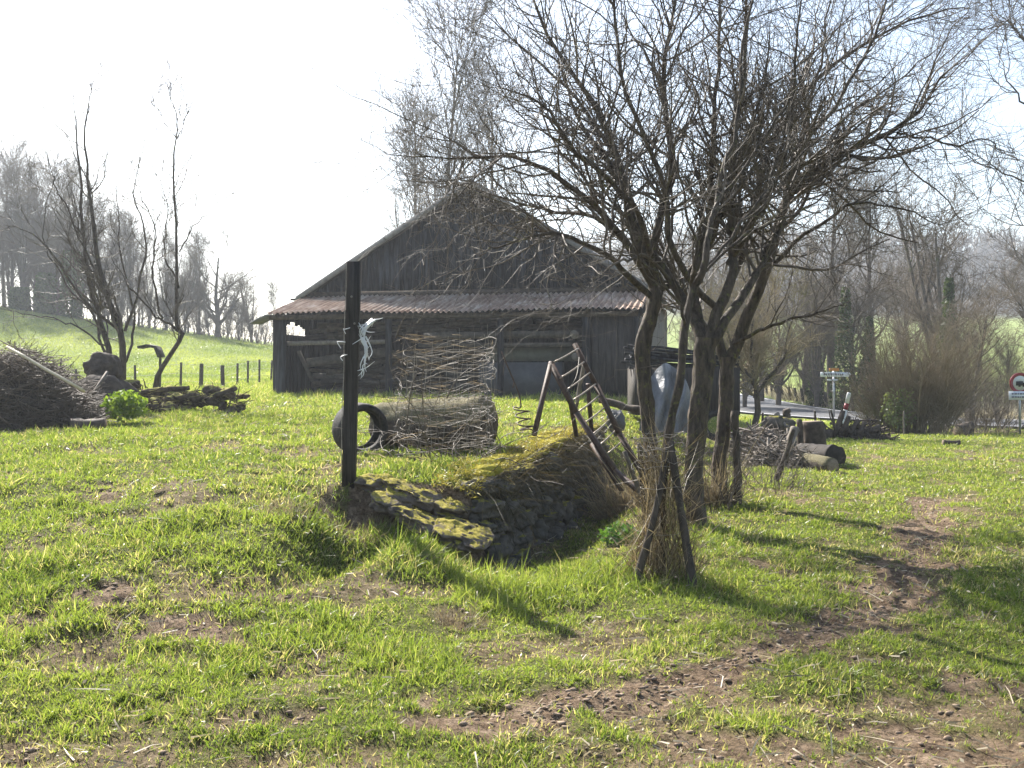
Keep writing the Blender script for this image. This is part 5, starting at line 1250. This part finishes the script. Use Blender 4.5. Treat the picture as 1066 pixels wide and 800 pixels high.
# right-hand background
gr = 'bare trees beyond the road'
LR_ = 'bare tree in the wood beyond the road'
for i, (px, top, D, k, w) in enumerate([(735, 235, 70, 'fork1', .9), (765, 262, 64, 'round2', 1), (792, 245, 60, 'tall1', 1.2), (838, 228, 62, 'round1', .9), (866, 188, 58, 'tall2', 1.3), (905, 205, 60, 'tall1', 1.3),
        (940, 245, 66, 'round2', .9), (1095, 225, 60, 'round2', 1.1), (745, 300, 56, 'round2', 1.2), (775, 310, 54, 'fork1', 1.2), (810, 305, 56, 'round1', 1.2), (850, 300, 54, 'fork2', 1.2), (890, 290, 56, 'round2', 1.2), (1050, 345, 60, 'round2', 1.0), (665, 250, 66, 'fork2', 1.1), (1130, 240, 60, 'fork2', 1.1)]):
    far_tree(k, px, top, D, LR_, gr, wide=w)
far_tree('fork1', 985, 188, 48, 'tallest forked bare tree behind the brown bush', wide=1.15, rz=.7)
far_tree('fork2', 1010, 300, 40, 'low spreading bare tree right of the brown bush', wide=1.5, rz=2.7)
for px, top, D, lab, rad in ((880, 300, 52, 'ivy-clad trunk behind the direction sign', .75), (905, 330, 52, 'shorter ivy-clad trunk right of the direction sign', .6), (988, 290, 46, 'ivy-clad fork of the tallest tree', .7), (850, 350, 56, 'ivy-clad trunk left of the direction sign', .55)):
    g = G(px, D); h = CAMZ + (HY - top) / F * D - g[2]; rr = np.random.default_rng(px); K = 2300; a = Acc(); z = rr.random(K) ** 1.25 * h; an = rr.random(K) * 6.28; r = rad * (.6 + .7 * vnoise(z * 1.1, an)) * np.sqrt(rr.random(K)) * (1 - .8 * (z / h) ** 2)
    a.leaves(np.stack([g[0] + np.cos(an) * r, g[1] + np.sin(an) * r, g[2] + z], 1), .10, rr, np.array([.045, .065, .022]) * rr.uniform(.5, 1.6, (K, 1)))
    tag(a.build('ivy_column', M['leaf']), lab, 'ivy')
# small forked tree by the road
mid_tree('small forked bare tree standing before the road', (786, 447, 27), [
    ([(786, 448, 27), (786, 405, 27), (772, 385, 27), (762, 365, 27), (752, 330, 27)], .13, .015), ([(786, 415, 27), (787, 380, 27), (788, 350, 27), (782, 310, 27)], .1, .015), ([(787, 410, 27), (805, 380, 27), (815, 350, 27), (828, 310, 27)], .09, .015), ([(787, 405, 27), (796, 375, 27.5), (798, 335, 28), (806, 290, 28)], .06, .01)],
    90, 700, 2200, 511, len2=(.5, 1.6), m='twig_olive', sc=1.2)
# big brown bush
stems('brown_bush', 'big rounded brown leafless bush at the road side', 'bush', (12.3, 30.3), (.95, .95), 200, 3.5, .018, 521, m='twig_bush', lean=.40, k3=5200, l3=(.3, 1.1), up=.06, wob=.1)
stems('brown_bush', 'lower dark bush filling the left foot of the big brown one', 'bush', (11.6, 30.7), (.7, .8), 60, 1.6, .014, 522, m='twig_olive', lean=.6, k3=1800, l3=(.2, .8))
stems('brown_bush', 'dark thicket right of the big brown bush', 'bush', (15.6, 33), (1.2, 1.0), 80, 1.5, .016, 523, m='twig', lean=.6, k3=1200, l3=(.2, .9))
stems('brown_bush', 'thicket below the round road sign at the right edge', 'bush', (18.3, 31), (1.6, 1.0), 110, 1.4, .016, 524, m='twig', lean=.6, k3=2200, l3=(.2, .8))
for k, (x, y, h, lab) in enumerate(((11.6, 26.2, .55, 'low hedge twigs below the big brown bush'), (12.9, 26.4, .5, 'low hedge twigs between the bush and the wood chunk'), (14.4, 26.3, .75, 'low hedge twigs under the round sign'), (15.4, 25.6, .8, 'reddish hedge twigs at the right edge of the meadow'))):
    stems('hedge_shrub', lab, 'shrub', (x, y), (.9, .35), 30, h * .85, .008, 530 + k, m='twig', lean=.7, k3=170, l3=(.1, .4))
stick('hedge_stake', 'pale thin stake standing in the hedge line', 'stake', [G(941, 27), P(941, 440, 27), P(941, 428, 27)], .025, .02, 'wood_gray')
ivy_clump('pale green leafed shrub at the foot of the brown bush', P(935, 425, 29.3), (.55, .4, .6), 700, 541, .05, ((.12, .15, .06), (.25, .28, .14)), 'leafy_bush', 'bush')
# brush belt under the far trees
for k, (x, y, sx, h, lab) in enumerate(((22, 62, 5, 3.4, 'brown undergrowth beyond the road behind the small forked tree'), (30, 60, 5, 3.6, 'brown undergrowth beyond the road left of the ivy-clad trunks'), (24, 50, 3, 2.4, 'brown undergrowth below the direction sign'), (31, 52, 4, 3.0, 'brown undergrowth beyond the road behind the brown bush'), (-36, 84, 9, 3.5, 'undergrowth along the foot of the hilltop wood'), (-24, 86, 7, 3, 'undergrowth between the hilltop wood and the barn'))):
    stems('undergrowth', lab, 'undergrowth', (x, y), (sx, 1.8), 220, h, .03, 550 + k, m='twig_olive' if k < 4 else 'twig_far', lean=.5, k3=1800, l3=(.4, 1.3))
# tree whose branches enter from the right edge
mid_tree('bare tree whose branches reach in from the right edge', (1175, 466, 16), [
    ([(1175, 470, 16), (1165, 330, 16), (1150, 200, 16), (1120, 100, 16), (1090, 20, 16)], .16, .03), ([(1160, 250, 16), (1120, 195, 16), (1080, 185, 15.8), (1040, 168, 15.6), (1010, 150, 15.5)], .04, .004),
    ([(1150, 200, 16), (1110, 150, 15.8), (1075, 120, 15.6), (1045, 90, 15.5), (1035, 60, 15.5)], .04, .004), ([(1140, 170, 16), (1100, 80, 16), (1070, 50, 16), (1050, 20, 16)], .03, .004), ([(1163, 300, 16), (1120, 250, 16), (1085, 235, 16), (1050, 232, 16), (1020, 215, 16)], .03, .004),
    ([(1170, 300, 16), (1200, 180, 16), (1240, 60, 16)], .08, .01)], 90, 520, 1500, 560, len2=(.5, 1.6))
# tree rows beyond the frame edges keep the setting whole for a step aside
for i, px in enumerate((-140, -190, 1180, 1240)):
    far_tree(['fork1', 'round1', 'round2', 'fork2'][i], px, 215, 70, [LW, LW, LR_, LR_][i], [gl, gl, gr, gr][i])
# distant wooded hill: one mass of bare crowns
def hillwood():
    a = Acc(); rr = np.random.default_rng(91); K = 1500
    y = rr.uniform(262, 410, K); x = rr.uniform(-.2, .75, K) * y
    n = 22; z = gz(x, y)
    b = np.repeat(np.stack([x, y, z], 1), n, axis=0); h = np.repeat(rr.uniform(6, 10, K), n)
    fr = rr.uniform(.2, .75, K * n); b[:, 2] += h * fr; b[:, :2] += rr.normal(size=(K * n, 2)) * 1.3
    d = rr.normal(size=(K * n, 3)) * .5; d[:, 2] = 1; d /= np.linalg.norm(d, axis=1, keepdims=True)
    a.slivers(b, d, h * rr.uniform(.25, .55, K * n), rr.uniform(.25, .6, K * n), bend=.2, rng=rr)
    tag(a.build('distant_wood', M['twig_far']), 'hazy bare woodland covering the distant hill', 'woodland', kind='stuff')
hillwood()

# ------------------------------------------------------------------ haze, light, camera
def haze():
    a = Acc(); a.box((20, 430, 58), (940, 960, 124)); a.V[0][:, 2] = np.where(a.V[0][:, 2] > 50, 100, -2.5)
    def b(h): return None
    m = bpy.data.materials.new('haze_air'); m.use_nodes = True; nt = m.node_tree; nt.nodes.clear()
    o = nt.nodes.new('ShaderNodeOutputMaterial'); v = nt.nodes.new('ShaderNodeVolumePrincipled')
    v.inputs['Color'].default_value = (.86, .92, 1, 1); v.inputs['Density'].default_value = HAZE; v.inputs['Anisotropy'].default_value = .35
    nt.links.new(v.outputs[0], o.inputs['Volume'])
    ob = a.build('haze', m); tag(ob, kind='stuff')
HAZE = .0008
haze()
SUN_AZ = math.radians(-33); SUN_EL = math.radians(39)
w = bpy.data.worlds.new('World'); scene.world = w; w.use_nodes = True; nt = w.node_tree
bg = nt.nodes['Background']; sky = nt.nodes.new('ShaderNodeTexSky'); sky.sky_type = 'NISHITA'; sky.sun_disc = False
sky.sun_elevation = SUN_EL; sky.sun_rotation = SUN_AZ; sky.air_density = 1.1; sky.dust_density = 1.4; sky.ozone_density = 1.0
nt.links.new(sky.outputs[0], bg.inputs[0]); bg.inputs[1].default_value = .075
l = bpy.data.lights.new('sun', 'SUN'); l.energy = 5.0; l.angle = math.radians(.53); l.color = (1, .95, .87)
so_ = bpy.data.objects.new('sun', l); COL.objects.link(so_)
sd = Vector((math.sin(SUN_AZ) * math.cos(SUN_EL), math.cos(SUN_AZ) * math.cos(SUN_EL), math.sin(SUN_EL)))
so_.rotation_euler = sd.to_track_quat('Z', 'Y').to_euler(); so_.location = sd * 50
cam = bpy.data.cameras.new('camera'); co = bpy.data.objects.new('camera', cam); COL.objects.link(co); scene.camera = co
cam.sensor_width = 36; cam.lens = 36 * F / 1066; cam.clip_end = 3000; cam.clip_start = .05
co.location = (0, 0, CAMZ); co.rotation_euler = (math.radians(90), 0, 0); cam.shift_y = -(400 - HY) / 1066
scene.view_settings.view_transform = 'Standard'; scene.view_settings.look = 'None'; scene.view_settings.exposure = 1.72; scene.view_settings.gamma = 1
cy = scene.cycles; cy.max_bounces = 5; cy.diffuse_bounces = 2; cy.glossy_bounces = 2; cy.transmission_bounces = 2; cy.volume_bounces = 0; cy.transparent_max_bounces = 4
cy.use_adaptive_sampling = True; cy.adaptive_threshold = .02
print('polys', sum(len(o.data.polygons) for o in scene.objects if o.type == 'MESH'), 'objects', len(scene.objects))
